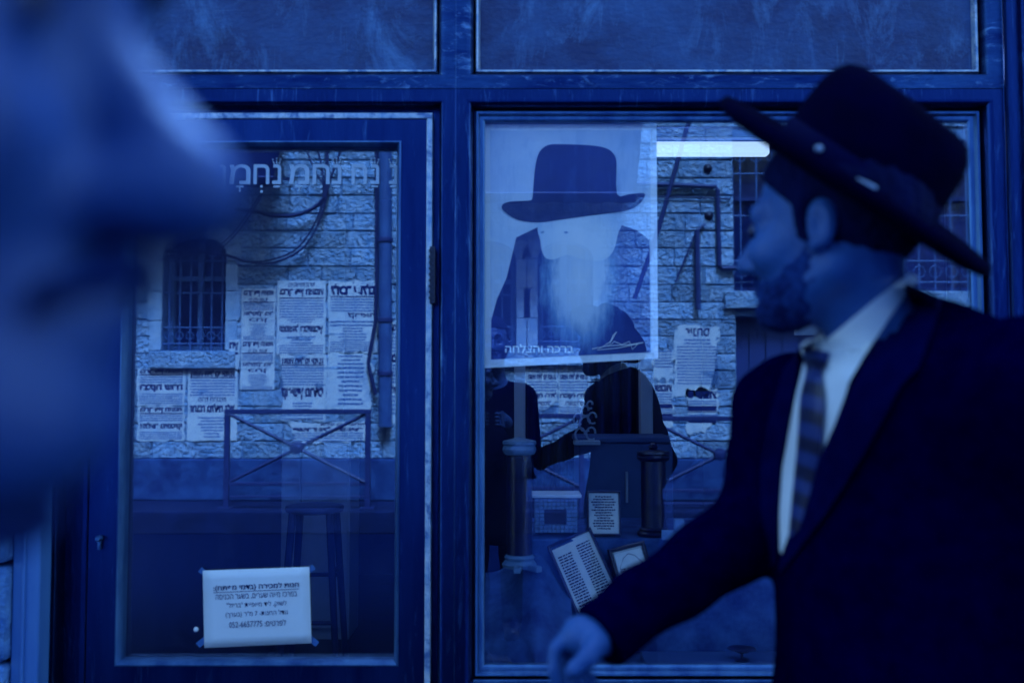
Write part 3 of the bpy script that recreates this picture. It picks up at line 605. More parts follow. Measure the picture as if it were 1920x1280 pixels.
# white lettering stuck on the outside of the door glass
let = MB(); O = Vector((0, -.0005, 0)); U = Vector((1, 0, 0)); V = Vector((0, 0, 1))
def glyph(s, xa, xb, ya, yb):
    a, b = pt(xa, yb, 0), pt(xb, ya, 0); put_text(let, s, Vector((a.x, .0008, a.z)), U, V, b.x - a.x, b.z - a.z, 0, 1, 0, 1, .01)
def disc(x, y, r_):
    c_ = pt(x, y, 0); let.add([(c_.x + r_ * math.cos(k * math.pi / 5), .0008, c_.z + r_ * math.sin(k * math.pi / 5)) for k in range(10)], [tuple(range(10))])
def bar(xa, xb, ya, yb): a, b = pt(xa, yb, 0), pt(xb, ya, 0); let.add([(a.x, .0008, a.z), (b.x, .0008, a.z), (b.x, .0008, b.z), (a.x, .0008, b.z)], [(0, 1, 2, 3)])
for x0, x1, ch in ((729, 745, 'נ'), (694, 711, 'נ'), (659, 688, 'ח'), (622, 640, 'נ'), (586, 618, 'ח'), (542, 580, 'מ'), (510, 527, 'נ'), (475, 505, 'ח'), (430, 470, 'מ'), (412, 424, 'ן')):
    glyph(ch, x0, x1, 308, 345 if ch != 'ן' else 356); c_ = (x0 + x1) / 2
    if ch == 'נ':
        for k in (-4.5, 0, 4.5): a, b, c2 = pt(c_ + k - 1.6, 307, 0), pt(c_ + k + 1.6, 307, 0), pt(c_ + k * 1.6, 300 - (2 if k == 0 else 0), 0); let.add([(q.x, .0008, q.z) for q in (a, b, c2)], [(0, 1, 2)]); disc(c_ + k * 1.6, 299 - (2 if k == 0 else 0), .0022)
        bar(c_ - 6, c_ + 6, 348, 351)
    elif ch == 'ח': disc(c_, 349.5, .0038); disc(c_, 359, .0038)
    elif ch == 'מ': bar(c_ - 7, c_ + 7, 348, 351); bar(c_ - 1.2, c_ + 1.2, 351, 355); disc(c_, 357.5, .003)
link('lettering', let.mesh('lettering'), MT['decal'], dr)
# lower parts: sill below the window, stall riser
cell(XM, .06, X1, ZSILL, base, 'riser_frame', MT['frame'])
m = MB(); m.box((XM + .05, -.012, .11), (X1 - .05, .03, ZSILL - .05)); m.build('riser_panel', MT['panel'], sf)
zz = pt(1100, 1277, -.06).z; MB().box((XM + .052, -.066, zz - .005), (X1 - .052, -.0555, zz + .005), .002).build('edge_highlight_strip', MT['bead2'], sf)  # added pale strip, stands in for the highlight along the rounded frame edge
m = MB(); m.box((X0 - .02, -.05, 0.0), (X1 + .02, .05, .058), .004); m.build('threshold', MT['frame'], sf)
# outer posts left and right
a0, a1 = pt(27, 1000, -.12).x, pt(80, 1000, -.12).x
m = MB(); m.box((a0 + .002, -.13, 0), (a1, .1, ZP), .005); m.box((a0 + .03, -.136, 0), (a0 + .038, -.128, ZP), .002); m.build('corner_post', MT['pier2'], sf)
m = MB(); m.box((a1 + .001, -.07, 0.06), (X0 - .001, .1, ZP), .004); m.build('side_post', MT['frame'], sf); m = MB(); m.box((X1 + .001, -.075, .06), (X1 + .118, .1, ZP), .01); m.box((X1 + .035, -.09, .06), (X1 + .045, -.07, ZP), .003); m.build('side_post', MT['frame'], sf)
m = MB(); m.box((PXL - .05, -.1, ZP), (X1 + .15, .1, ZTOP + .05), .01); m.build('cornice', MT['frame'], sf)

# ---- notice taped to the outside of the door glass
def sheet(tl, tr_, br, bl, Y, th=.0004):
    return [pt(*q, Y) for q in (bl, br, tr_, tl)]
t = empty('paper_notice', pt(482, 1212, -.004), 'white printed sale notice taped low on the door glass', 'notice')
q = sheet((380, 1069), (580, 1062), (584, 1205), (383, 1214), -.006)
m = MB(); nU, nV = 10, 8; vs = []
for j in range(nV + 1):
    for i in range(nU + 1):
        u, v = i / nU, j / nV; p = q[0] * (1 - u) * (1 - v) + q[1] * u * (1 - v) + q[2] * u * v + q[3] * (1 - u) * v
        vs.append(p + Vector((0, -.0035 * math.sin(u * 3.1) * math.sin(v * 3) * (1 if i % 10 else 0), 0)))
fs = [(j * (nU + 1) + i, j * (nU + 1) + i + 1, (j + 1) * (nU + 1) + i + 1, (j + 1) * (nU + 1) + i) for j in range(nV) for i in range(nU)]
m.add(vs, fs); so_ = m.build('sheet', MT['white'], t, True); md = so_.modifiers.new('thickness', 'SOLIDIFY'); md.thickness = .0004; md.offset = 1
Un = (q[1] - q[0]).normalized(); Vn = (q[3] - q[0]).normalized(); W_, H_ = (q[1] - q[0]).length, (q[3] - q[0]).length; O_ = q[0] + Vector((0, -.0046, 0))
m = MB()
for s, xa, xb, yt, yb, bo in (('חנות למכירה (בדמי מפתח):', .10, .90, 28, 41, .02), ('במרכז מאה שערים, בשער הכניסה', .12, .88, 46, 57, 0), ('לשוק, ליד מאפיית "בריזל"', .22, .78, 62, 74, 0), ('גודל החנות- 7 מ"ר (בערך)', .21, .79, 79, 91, 0), ('לפרטים: 052-6657775', .24, .77, 97, 109, 0)):
    put_text(m, s, O_, Un, Vn, W_, H_, xa, xb, 1 - yb / 145, 1 - yt / 145, bo)
k = O_ + Vn * (H_ * (1 - 42.5 / 145)); m.add([k + Un * (.10 * W_), k + Un * (.90 * W_), k + Un * (.90 * W_) + Vn * .0016, k + Un * (.10 * W_) + Vn * .0016], [(0, 1, 2, 3)])
m.build('print', MT['ink'], t)
for (x, y, an) in ((386, 1076, 40), (577, 1070, -35), (382, 1200, -40), (584, 1198, 40)):
    m = MB(); p = pt(x, y, -.003); Mx = Matrix.Translation(p) @ Matrix.Rotation(R(an), 4, 'Y'); m.obox(Mx, (.042, .0006, .016)); m.build('tape', MT['tape'], t)
p = pt(367, 1180, -.002); m = MB(); m.lathe((p.x, .002, p.z), [(.007, 0), (.006, .004), (.003, .006)], 12, Matrix.Rotation(R(90), 3, 'X')); tag(m.build('sticker_dot', MT['white']), 'small round white dot on the door glass left of the notice', 'sticker')

# ---- portrait poster behind the display window glass
YP = .020
t = empty('portrait_poster', pt(1070, 685, YP), 'large pale poster of a bearded man in a black hat behind the window', 'poster')
def flat(name, pxs, mat, y, sm=0):
    pxs = [Vector((a, b)) for a, b in pxs]
    if sm:
        out = []; n = len(pxs)
        for i in range(n):
            a, b, c_, d_ = pxs[i - 1], pxs[i], pxs[(i + 1) % n], pxs[(i + 2) % n]
            for k in range(sm): u = k / sm; out.append(.5 * ((2 * b) + (c_ - a) * u + (2 * a - 5 * b + 4 * c_ - d_) * u * u + (3 * b - a - 3 * c_ + d_) * u ** 3))
        pxs = out
    m = MB(); m.prism([pt(a, b, y) for a, b in pxs], (0, .0003, 0)); return m.build(name, mat, t)
flat('sheet', [(907, 690), (1234, 672), (1231, 231), (908, 230)], MT['posterwhite'], YP)
flat('print_ground', [(920, 674), (1221, 660), (1219, 244), (919, 245)], MT['posterbg'], YP - .0008)
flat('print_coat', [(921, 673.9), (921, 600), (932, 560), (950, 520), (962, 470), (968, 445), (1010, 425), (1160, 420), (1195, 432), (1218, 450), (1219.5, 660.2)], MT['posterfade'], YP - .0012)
flat('print_head', [(1008, 428), (1013, 450), (1016, 470), (1024, 484), (1040, 486), (1064, 478), (1092, 486), (1130, 488), (1150, 470), (1158, 440), (1164, 408), (1100, 396), (1020, 410)], MT['posterskin'], YP - .0016, 4)
flat('print_eye', [(1013, 436), (1017, 433), (1021, 435), (1017, 438)], MT['postereye'], YP - .0021, 3)
flat('print_eye', [(1057, 435.5), (1061, 433.5), (1066, 436), (1061, 438)], MT['postereye'], YP - .0021, 3)
flat('print_hat', [(944, 395), (942, 384), (956, 378), (990, 376), (998, 372), (1000, 350), (1004, 310), (1012, 284), (1028, 272), (1050, 270.5), (1100, 272), (1134, 277), (1150, 288), (1156, 306), (1157, 364), (1180, 364), (1206, 362), (1208, 370), (1196, 385), (1170, 396), (1110, 404), (1050, 412), (1010, 417), (970, 412)], MT['posterhat'], YP - .0026, 3)
m = MB(); a, b = pt(947, 661, YP - .003), pt(1075, 645, YP - .003); put_text(m, 'ברכה והצלחה', a, U, V, b.x - a.x, b.z - a.z, 0, 1, 0, 1, .02); m.build('caption', MT['posterwhite'], t)
m = MB(); sg = [(1110, 654), (1140, 648), (1180, 646), (1206, 642), (1160, 652), (1120, 656), (1145, 640), (1150, 628), (1156, 622), (1148, 636), (1140, 650), (1152, 640), (1166, 646), (1180, 640), (1186, 655), (1196, 644)]
m.tube([pt(x, y, YP - .003) for x, y in sg], .0011, 5); m.build('signature', MT['posterwhite'], t)

# ---- inside the shop
def lamp():
    t = empty('strip_lamp', pt(1330, 277, 1.6), 'bright fluorescent strip lamp hanging beside the portrait poster', 'lamp')
    a, b = pt(1120, 292, 1.6), pt(1440, 263, 1.6)
    m = MB(); m.box((a.x, 1.57, a.z), (b.x, 1.63, b.z - .012), .008); m.build('diffuser', MT['lamp'], t)
    m = MB(); m.box((a.x + .02, 1.56, b.z + .002), (b.x - .02, 1.64, b.z + .05), .005); m.build('housing', MT['cabinet'], t)
    m = MB(); m.tube([(a.x + .2, 1.6, b.z + .05), (a.x + .2, 1.6, 2.92)], .008); m.tube([(b.x - .1, 1.6, b.z + .05), (b.x - .1, 1.6, 2.92)], .008); m.build('suspension_rod', MT['tinwhite'], t)
lamp()
for x, l in ((-.75, 'unseen strip lamp added on the shop ceiling above the bar stool to light the interior'), (.55, 'unseen strip lamp added on the shop ceiling above the display to light the interior')):  # unseen lamps, added to brighten the shop interior
    t = empty('added_ceiling_lamp', (x, 1.5, 2.9), l, 'lamp', 'unseen strip lamps added to light the shop')
    m = MB(); m.tube([(x - .55, 1.5, 2.84), (x + .55, 1.5, 2.84)], .018, 10); m.build('tube', MT['lamp_hot'], t, True)
    m = MB(); m.box((x - .6, 1.44, 2.872), (x + .6, 1.56, 2.918), .006); m.box((x - .6, 1.48, 2.81), (x - .56, 1.52, 2.872)); m.box((x + .56, 1.48, 2.81), (x + .6, 1.52, 2.872)); m.build('housing', MT['tinwhite'], t)
# partition with white doorway and a black curtain
Yq = 1.9
t = empty('inner_doorway', pt(1090, 900, Yq), 'white jambs of an inner doorway either side of a black curtain', 'doorway')
for x0, x1 in ((964, 985), (1199, 1222)):
    m = MB(); a, b = pt(x0, 640, Yq), pt(x1, 640, Yq); m.box((a.x, Yq - .03, .02), (b.x, Yq + .05, 2.2), .004); m.build('jamb', MT['tinwhite'], t)
m = MB(); a, b = pt(964, 640, Yq), pt(1222, 640, Yq); m.box((a.x, Yq - .03, 2.2), (b.x, Yq + .05, 2.27), .004); m.build('head_jamb', MT['tinwhite'], t)
m = MB(); n = 60; A, B = pt(984, 640, Yq + .1), pt(1202, 640, Yq + .1); top, bot = [], []
for i in range(n + 1):
    x = A.x + (B.x - A.x) * i / n; y = Yq + .12 + .03 * math.sin(i * .9) + .012 * math.sin(i * 2.3); top.append((x, y, 2.19)); bot.append((x, y + .01, .03))
m.add(top + bot, [(i, i + 1, n + 2 + i, n + 1 + i) for i in range(n)]); c_ = m.build('black_curtain', MT['curtain'], None, True); md = c_.modifiers.new('thickness', 'SOLIDIFY'); md.thickness = .004
tag(c_, 'black folded curtain filling the white inner doorway', 'curtain')
m = MB(); a, b = pt(1086, 830, 1.5), pt(1262, 830, 1.5); m.box((a.x, 1.5, .013), (b.x, 1.86, a.z), .006); m.box((a.x - .01, 1.48, a.z + .001), (b.x + .01, 1.86, a.z + .025), .005)
cb = empty('dark_cabinet', ((a.x + b.x) / 2, 1.68, .013), 'plain dark blue cabinet standing before the inner doorway', 'cabinet'); m.build('carcass', MT['cabinet'], cb)
m = MB(); m.tube([((a.x + b.x) / 2, 1.485, a.z - .12), ((a.x + b.x) / 2, 1.485, a.z - .25)], .006); m.build('handle', MT['silver'], cb)
# stool and pale cupboard behind the door
t = empty('bar_stool', pt(590, 1195, 2.4), 'dark wooden bar stool with round seat seen through the door', 'stool')
c_ = pt(590, 947, 2.4); rs = pt(645, 947, 2.4).x - c_.x
m = MB(); m.lathe((c_.x, 2.4, c_.z - .035), [(rs * .86, 0), (rs * .96, .006), (rs, .02), (rs * .97, .034), (rs * .85, .038), (rs * .3, .034), (.001, .033)], 32); m.build('seat', MT['stoolwood'], t, True)
zb = .014
for sx in (-1, 1):
    for sy in (-1, 1):
        m = MB(); m.tube([(c_.x + sx * rs * .62, 2.4 + sy * rs * .62, c_.z - .03), (c_.x + sx * rs * .95, 2.4 + sy * rs * .95, zb)], [.02, .016], 10); m.build('leg', MT['stoolwood'], t, True)
m = MB()
for f, sgn in ((.42, 1), (.66, -1)):
    z_ = c_.z - .03 + (zb - c_.z) * f; k = rs * (.62 + .33 * f)
    m.tube([(c_.x - k, 2.4 + sgn * k, z_), (c_.x + k, 2.4 + sgn * k, z_)], .011); m.tube([(c_.x + sgn * k, 2.4 - k, z_ + .05), (c_.x + sgn * k, 2.4 + k, z_ + .05)], .011)
m.build('stretcher', MT['stoolwood'], t, True)
a, b = pt(474, 826, 2.95), pt(655, 1062, 2.95)
t = empty('pale_cupboard', ((a.x + b.x) / 2, 3.1, .013), 'pale cupboard standing behind the bar stool', 'cupboard')
m = MB(); m.box((a.x, 2.96, .013), (b.x, 3.3, a.z), .005); m.build('carcass', MT['palewood'], t); m = MB(); m.box((a.x + .01, 2.94, .08), ((a.x + b.x) / 2 - .003, 2.958, a.z - .02), .003); m.box(((a.x + b.x) / 2 + .003, 2.94, .08), (b.x - .01, 2.958, a.z - .02), .003); m.build('door', MT['palewood'], t)
m = MB(); x = pt(345, 640, 2.2); m.box((x.x - .055, 2.2, .013), (x.x + .055, 2.28, 2.9), .004); m.box((x.x - .012, 2.19, .013), (x.x + .0, 2.2, 2.9), .002); tag(m.build('reflection_post', MT['palewood']), 'upright painted post inside the shop, seen through the door\'s left side', 'post')  # added post, stands in for a pale reflected band in the glass
# right end: white boards and grey column seen past the hat
m = MB(); a = pt(1742, 640, 1.0); b = pt(1762, 640, 1.0); m.box((a.x - .1, 1.0, .65), (b.x, 1.03, 2.3), .003); tag(m.build('white_board', MT['tinwhite']), 'white upright board inside the window behind the man\'s hat', 'board')
m = MB(); a = pt(1795, 640, .55); m.tube([(a.x, .55, .66), (a.x, .55, 2.4)], .03, 14); m.tube([(a.x - .12, .55, pt(1795, 433, .55).z), (a.x + .12, .55, pt(1795, 433, .55).z)], .008); tag(m.build('shelf_pole', MT['picframe'], None, True), 'dark metal shelf pole with cross arms behind the hat brim', 'pole')
m = MB(); a, b = pt(1492, 628, .9), pt(1545, 600, .9); m.box((a.x, .9, a.z), (b.x, .92, b.z), .002); tag(m.build('white_card', MT['white']), 'small white card hanging inside behind the man\'s chin', 'card')

# display: lower deck, raised shelf
ZD = .60; ZS = pt(1130, 1004, .42).z
m = MB(); m.box((XM + .02, .03, ZD - .03), (X1 - .02, .9, ZD), .004); dsp = empty('display_shelf', (.6, .4, ZD - .03), 'stepped display shelf inside the window covered in dark cloth', 'shelf'); m.build('deck', MT['cabinet'], dsp)
m = MB(); m.box((pt(990, 900, .36).x, .36, ZD + .001), (X1 - .05, .88, ZS), .006); m.build('riser', MT['cloth'], dsp)
a, b = pt(1215, 1190, .1), pt(1410, 1140, .3); m = MB(); m.box((a.x, .05, ZD + .001), (b.x + .5, .28, ZD + .03), .004); m.build('tray', MT['cabinet'], dsp)
# cloth draped in folds down to the deck
m = MB(); n, k = 48, 36; vs = []
xa, xb = pt(905, 1100, .2).x, pt(1075, 1100, .2).x
for j in range(k + 1):
    for i in range(n + 1):
        u, v = i / n, j / k
        x = xa + (xb - xa) * u
        bump_ = math.exp(-((u - .62) / .26) ** 2)
        fold = .055 * math.sin(15 * u + 6 * v + 1.5 * math.sin(3 * v)) * (1 - v) * (.25 + v) * 2 + .014 * math.sin(33 * u - 9 * v) * (1 - v)
        zt = ZD + .02 + v * (ZS - ZD + .02) * (.55 + .45 * bump_)
        vs.append((x, .07 + .42 * v ** 1.25 + fold * .8 - .03 * bump_ * (1 - v), zt + fold * .6))
m.add(vs, [(j * (n + 1) + i, j * (n + 1) + i + 1, (j + 1) * (n + 1) + i + 1, (j + 1) * (n + 1) + i) for j in range(k) for i in range(n)])
c_ = m.build('draped_cloth', MT['cloth'], None, True, 180); md = c_.modifiers.new('thickness', 'SOLIDIFY'); md.thickness = .003; tag(c_, 'dark cloth draped in folds at the window\'s lower left', 'cloth')

def turned_case(x, ytop, ybot, Y, rpx, label, light):
    c_ = pt(x, ybot, Y); h = pt(x, ytop, Y).z - c_.z; r_ = pt(x + rpx, ybot, Y).x - c_.x
    t = empty('scroll_case', c_, label, 'scroll case', 'turned scroll cases in the window')
    m = MB(); m.lathe(c_, [(r_ * .85, h * .09), (r_ * .85, h * .80)], 28); m.build('barrel', MT['case'], t, True)
    m = MB(); m.lathe(c_, [(r_ * 1.12, 0), (r_ * 1.18, .01), (r_ * 1.12, h * .03), (r_ * .95, h * .05), (r_ * 1.02, h * .07), (r_ * .9, h * .089)], 28); m.build('base_ring', MT['casewhite'] if light else MT['case'], t, True)
    m = MB(); m.lathe(c_, [(r_ * .95, h * .801), (r_ * 1.08, h * .815), (r_ * 1.15, h * .84), (r_ * 1.05, h * .865), (r_ * 1.15, h * .88), (r_ * 1.12, h * .9), (r_ * .5, h * .915)] + ([(r_ * .2, h * .925), (r_ * .3, h * .94), (r_ * .33, h * .955), (r_ * .2, h * .97), (r_ * .22, h * .985), (.001, h)] if not light else [(r_ * .001, h * .93)]), 28); m.build('cap', MT['casewhite'] if light else MT['case'], t, True)
    return t, c_, r_, h
turned_case(1226, 829, 1003, .42, 27, 'dark turned scroll case with finial right of the framed text', False)
t, c_, r_, h = turned_case(974, 800, 1062, .34, 28, 'taller dark scroll case with pale cap and base at the left', True)
for an in (-50, -95):
    m = MB(); Mx = Matrix.Translation(c_ + Vector((.055 * math.cos(R(an)), .055 * math.sin(R(an)), .004))) @ Matrix.Rotation(R(an), 4, 'Z'); m.obox(Mx, (.075, .022, .018), .003); m.build('foot', MT['casewhite'], t)
def framed(px4, Y, name, label, cat, rows, deep=.02, rim=.012, frame='picframe', lean=0.0, group=None):
    q = [pt(*p_, Y + (lean if i < 2 else 0)) for i, p_ in enumerate(px4)]      # tl, tr, br, bl
    tl, tr_, br, bl = q; U_ = (br - bl).normalized(); V_ = (tl - bl); H = V_.length; V_ = V_.normalized(); W = (br - bl).length; N_ = U_.cross(V_).normalized()
    if N_.y > 0: N_ = -N_
    V_ = N_.cross(U_).normalized(); V_ = V_ if V_.z > 0 else -V_
    t = empty(name, (bl + br) / 2, label, cat, group)
    def q2(u, v, n_): return bl + U_ * u + V_ * v + N_ * n_
    m = MB(); rings = [[q2(i, i, n_), q2(W - i, i, n_), q2(W - i, H - i, n_), q2(i, H - i, n_)] for i, n_ in ((0, -deep), (0, 0), (rim * .3, .004), (rim * .8, .003), (rim, -.002), (rim, -.006))]
    m.loft(rings, cap=False); m.build('frame', MT[frame], t)
    m = MB(); m.add([q2(rim * .5, rim * .5, -.004), q2(W - rim * .5, rim * .5, -.004), q2(W - rim * .5, H - rim * .5, -.004), q2(rim * .5, H - rim * .5, -.004)], [(0, 1, 2, 3)]); m.prism([q2(0.001, 0.001, -deep), q2(W - .001, .001, -deep), q2(W - .001, H - .001, -deep), q2(.001, H - .001, -deep)], N_ * .003); m.build('sheet', MT['paper_old'], t)
    m = MB(); rows(m, q2(0, 0, -.003), U_, V_, W, H); m.build('small_print', MT['ink'], t)
    return t
framed([(1101, 920), (1164, 920), (1165, 1003), (1102, 1003)], .40, 'framed_text', 'small upright framed text of thirteen lines on the shelf', 'picture frame', lambda m, O, U_, V_, W, H: put_rows(m, O, U_, V_, W, H, .12, .86, .12, .9, 13, .5, .5), rim=.006, lean=.02)
def cols(m, O, U_, V_, W, H):
    put_rows(m, O, U_, V_, W, H, .12, .42, .06, .84, 24, .5); put_rows(m, O, U_, V_, W, H, .56, .86, .06, .88, 26, .5)
framed([(1034, 1020), (1112, 997), (1176, 1140), (1092, 1178)], .30, 'framed_text', 'large framed text in two columns leaning over to the left', 'picture frame', cols, rim=.010, lean=.06)
def arch_page(m, O, U_, V_, W, H):
    for k in range(4): put_rows(m, O + U_ * 0, U_, V_, W, H, .22 + .15 * k, .33 + .15 * k, .1, .6, 14, .5)
    pts_ = [(.2, .05), (.2, .62), (.35, .78), (.5, .84), (.65, .78), (.8, .62), (.8, .05)]
    m.tube([O + U_ * (a * W) + V_ * (b * H) for a, b in pts_], .0009, 5); m.tube([O + U_ * (a * W) + V_ * (b * H) for a, b in ((.12, .05), (.12, .9), (.88, .9), (.88, .05))], .0009, 5)
framed([(1140, 1030), (1212, 1018), (1236, 1110), (1166, 1128)], .27, 'prayer_book', 'thick book standing with its arched title page outward', 'book', arch_page, deep=.035, rim=.012, frame='case', lean=.05)
# model house of pale bricks
a, b = pt(1003, 1000, .38), pt(1082, 932, .42)
t = empty('model_house', (a.x + .05, .42, a.z), 'small model house of pale bricks behind the left scroll case', 'model house')
m = MB()
for j in range(9):
    z0 = a.z + (b.z - a.z) * j / 9; z1 = a.z + (b.z - a.z) * (j + 1) / 9
    if 2 <= j <= 5: sp2 = ((a.x, a.x + .03), (b.x - .035, b.x))
    else: sp2 = ((a.x, b.x),)
    for s0, s1 in sp2:
        n = max(1, round((s1 - s0) / .014))
        for i in range(n): u0 = s0 + (s1 - s0) * i / n; m.box((u0 + .0006, .40, z0 + .0006), (u0 + (s1 - s0) / n - .0006, .50, z1 - .0006), .0008)
m.build('wall', MT['casewhite'], t); m = MB(); m.box((a.x - .008, .39, b.z + .001), (b.x + .012, .51, b.z + .012), .002); m.build('roof', MT['tinwhite'], t); m = MB(); m.box((a.x + .031, .43, a.z + .02), (b.x - .036, .44, b.z - .03)); m.build('window', MT['dark'], t)
# filigree ornament standing on the cabinet
c_ = pt(1098, 828, 1.45); t = empty('filigree_ornament', c_, 'pale filigree metal ornament of looping curls on the dark cabinet', 'ornament')
m = MB(); s_ = .0032
for sx, zz, rr in ((-.02, .03, .022), (.025, .035, .02), (0, .075, .024), (-.03, .095, .018), (.03, .1, .018), (.0, .13, .016), (-.015, .16, .012), (.02, .155, .012)):
    m.tube([(c_.x + sx + rr * math.cos(a * math.pi / 6) * (.8 + .05 * a % 1), 1.45, c_.z + zz + 1.3 * rr * math.sin(a * math.pi / 6)) for a in range(11)], .0048, 6)
m.build('curls', MT['silver'], t, True); m = MB(); m.box((c_.x - .05, 1.42, c_.z - .012), (c_.x + .06, 1.49, c_.z + .006), .003); m.build('base', MT['silver'], t)
# small white price stand and a glass dish at the right
p = pt(1272, 1004, .3); m = MB(); m.box((p.x - .05, .3, p.z - .012), (p.x + .05, .315, p.z + .016), .002); m.box((p.x - .012, .298, p.z - .11), (p.x + .018, .317, p.z + .05), .002); tag(m.build('price_stand', MT['casewhite']), 'pale wooden cross shaped stand above the man\'s forearm', 'stand')
p = pt(1390, 1150, .17); m = MB(); m.lathe((p.x, p.y, ZD + .031), [(.02, 0), (.022, .003), (.004, .007), (.004, .02), (.02, .026), (.04, .034), (.039, .035), (.015, .028), (.001, .026)], 24); tag(m.build('footed_dish', MT['case'], None, True), 'small footed dish on the pale tray beside the man\'s jacket', 'dish')

# ================================================================== PEOPLE: signed-distance modelling, meshed with surface nets
def dot(a, b): return (a * b).sum(-1)
def sd_ell(p, c, r, A=None):
    q = p - np.array(c, dtype=np.float32)
    if A is not None: q = q @ A
    r = np.array(r, dtype=np.float32); k0 = np.linalg.norm(q / r, axis=-1); k1 = np.linalg.norm(q / (r * r), axis=-1) + 1e-9
    return k0 * (k0 - 1) / k1
def sd_cone(p, a, b, ra, rb):
    a = np.array(a, dtype=np.float32); b = np.array(b, dtype=np.float32); ab = b - a; t = np.clip((p - a) @ ab / (ab @ ab), 0, 1)
    return np.linalg.norm(p - a - t[..., None] * ab, axis=-1) - (ra + (rb - ra) * t)
def smin(a, b, k):
    h = np.clip(.5 + .5 * (b - a) / k, 0, 1); return b * (1 - h) + a * h - k * h * (1 - h)
def smax(a, b, k): return -smin(-a, -b, k)
def surf(f, lo, hi, h):
    lo = np.array(lo, dtype=np.float32); n = np.ceil((np.array(hi) - lo) / h).astype(int) + 1
    B = 16; nb = (n + B - 1) // B; n = nb * B
    v = np.empty(tuple(n), dtype=np.float32)
    ii = np.stack(np.meshgrid(*[np.arange(k) for k in nb], indexing='ij'), -1).reshape(-1, 3)
    cc = lo + (ii * B + (B - 1) / 2) * h; d = f(cc.astype(np.float32))
    act = np.abs(d) < h * B * .95 + .02
    loc = np.stack(np.meshgrid(*[np.arange(B)] * 3, indexing='ij'), -1).reshape(-1, 3)
    v[:] = 1
    for k in range(len(ii)):
        i = ii[k] * B
        if not act[k]: v[i[0]:i[0] + B, i[1]:i[1] + B, i[2]:i[2] + B] = d[k]
    ak = np.nonzero(act)[0]
    for s in range(0, len(ak), 64):
        kk = ak[s:s + 64]; pts_ = (lo + (ii[kk][:, None, :] * B + loc[None]) * h).reshape(-1, 3).astype(np.float32)
        dd = f(pts_).reshape(len(kk), B, B, B)
        for q, k in enumerate(kk): i = ii[k] * B; v[i[0]:i[0] + B, i[1]:i[1] + B, i[2]:i[2] + B] = dd[q]
    s = v < 0
    off = np.array([(a, b, c) for a in (0, 1) for b in (0, 1) for c in (0, 1)])
    cnt = sum(s[a:n[0] - 1 + a, b:n[1] - 1 + b, c:n[2] - 1 + c].astype(np.int8) for a, b, c in off)
    ai = np.argwhere((cnt > 0) & (cnt < 8)); idx = -np.ones(tuple(n - 1), dtype=np.int32); idx[tuple(ai.T)] = np.arange(len(ai))
    cv = np.stack([v[tuple((ai + o).T)] for o in off], 1); pos = np.zeros((len(ai), 3)); num = np.zeros(len(ai))
    for i in range(8):
        for j in range(i + 1, 8):
            if np.abs(off[i] - off[j]).sum() != 1: continue
            a, b = cv[:, i], cv[:, j]; mk = (a < 0) != (b < 0); t = np.where(mk, a / np.where(mk, a - b, 1), 0)
            pos += mk[:, None] * (off[i] + t[:, None] * (off[j] - off[i])); num += mk
    V_ = lo + h * (ai + pos / num[:, None]); F = []
    for ax in range(3):
        o1, o2 = [(1, 2), (2, 0), (0, 1)][ax]; sl0 = [slice(1, -1)] * 3; sl1 = [slice(1, -1)] * 3; sl0[ax] = slice(0, -1); sl1[ax] = slice(1, None)
        A_, B_ = s[tuple(sl0)], s[tuple(sl1)]; e = np.argwhere(A_ != B_); inside = A_[tuple(e.T)]
        e = e + 1; e[:, ax] -= 1
        ok = np.ones(len(e), bool)
        for k in range(3): ok &= e[:, k] < n[k] - 1
        e = e[ok]; inside = inside[ok]
        d1 = np.zeros(3, int); d1[o1] = 1; d2 = np.zeros(3, int); d2[o2] = 1
        q = np.stack([idx[tuple((e - d1 - d2).T)], idx[tuple((e - d2).T)], idx[tuple(e.T)], idx[tuple((e - d1).T)]], 1)
        q[~inside] = q[~inside][:, ::-1]; F.append(q[(q >= 0).all(1)])
    return V_, np.concatenate(F)
def sdf_obj(name, f, lo, hi, h, mat, parent):
    V_, F = surf(f, lo, hi, h); me = bpy.data.meshes.new(name); me.from_pydata(V_.tolist(), [], F.tolist()); me.update()
    return link(name, me, mat, parent, True, 180)
def frame_of(fwd, up=(0, 0, 1)):
    f = Vector(fwd).normalized(); l = Vector(up).cross(f).normalized(); u = f.cross(l); return np.array([f, l, u], dtype=np.float32).T     # columns: forward, left, up
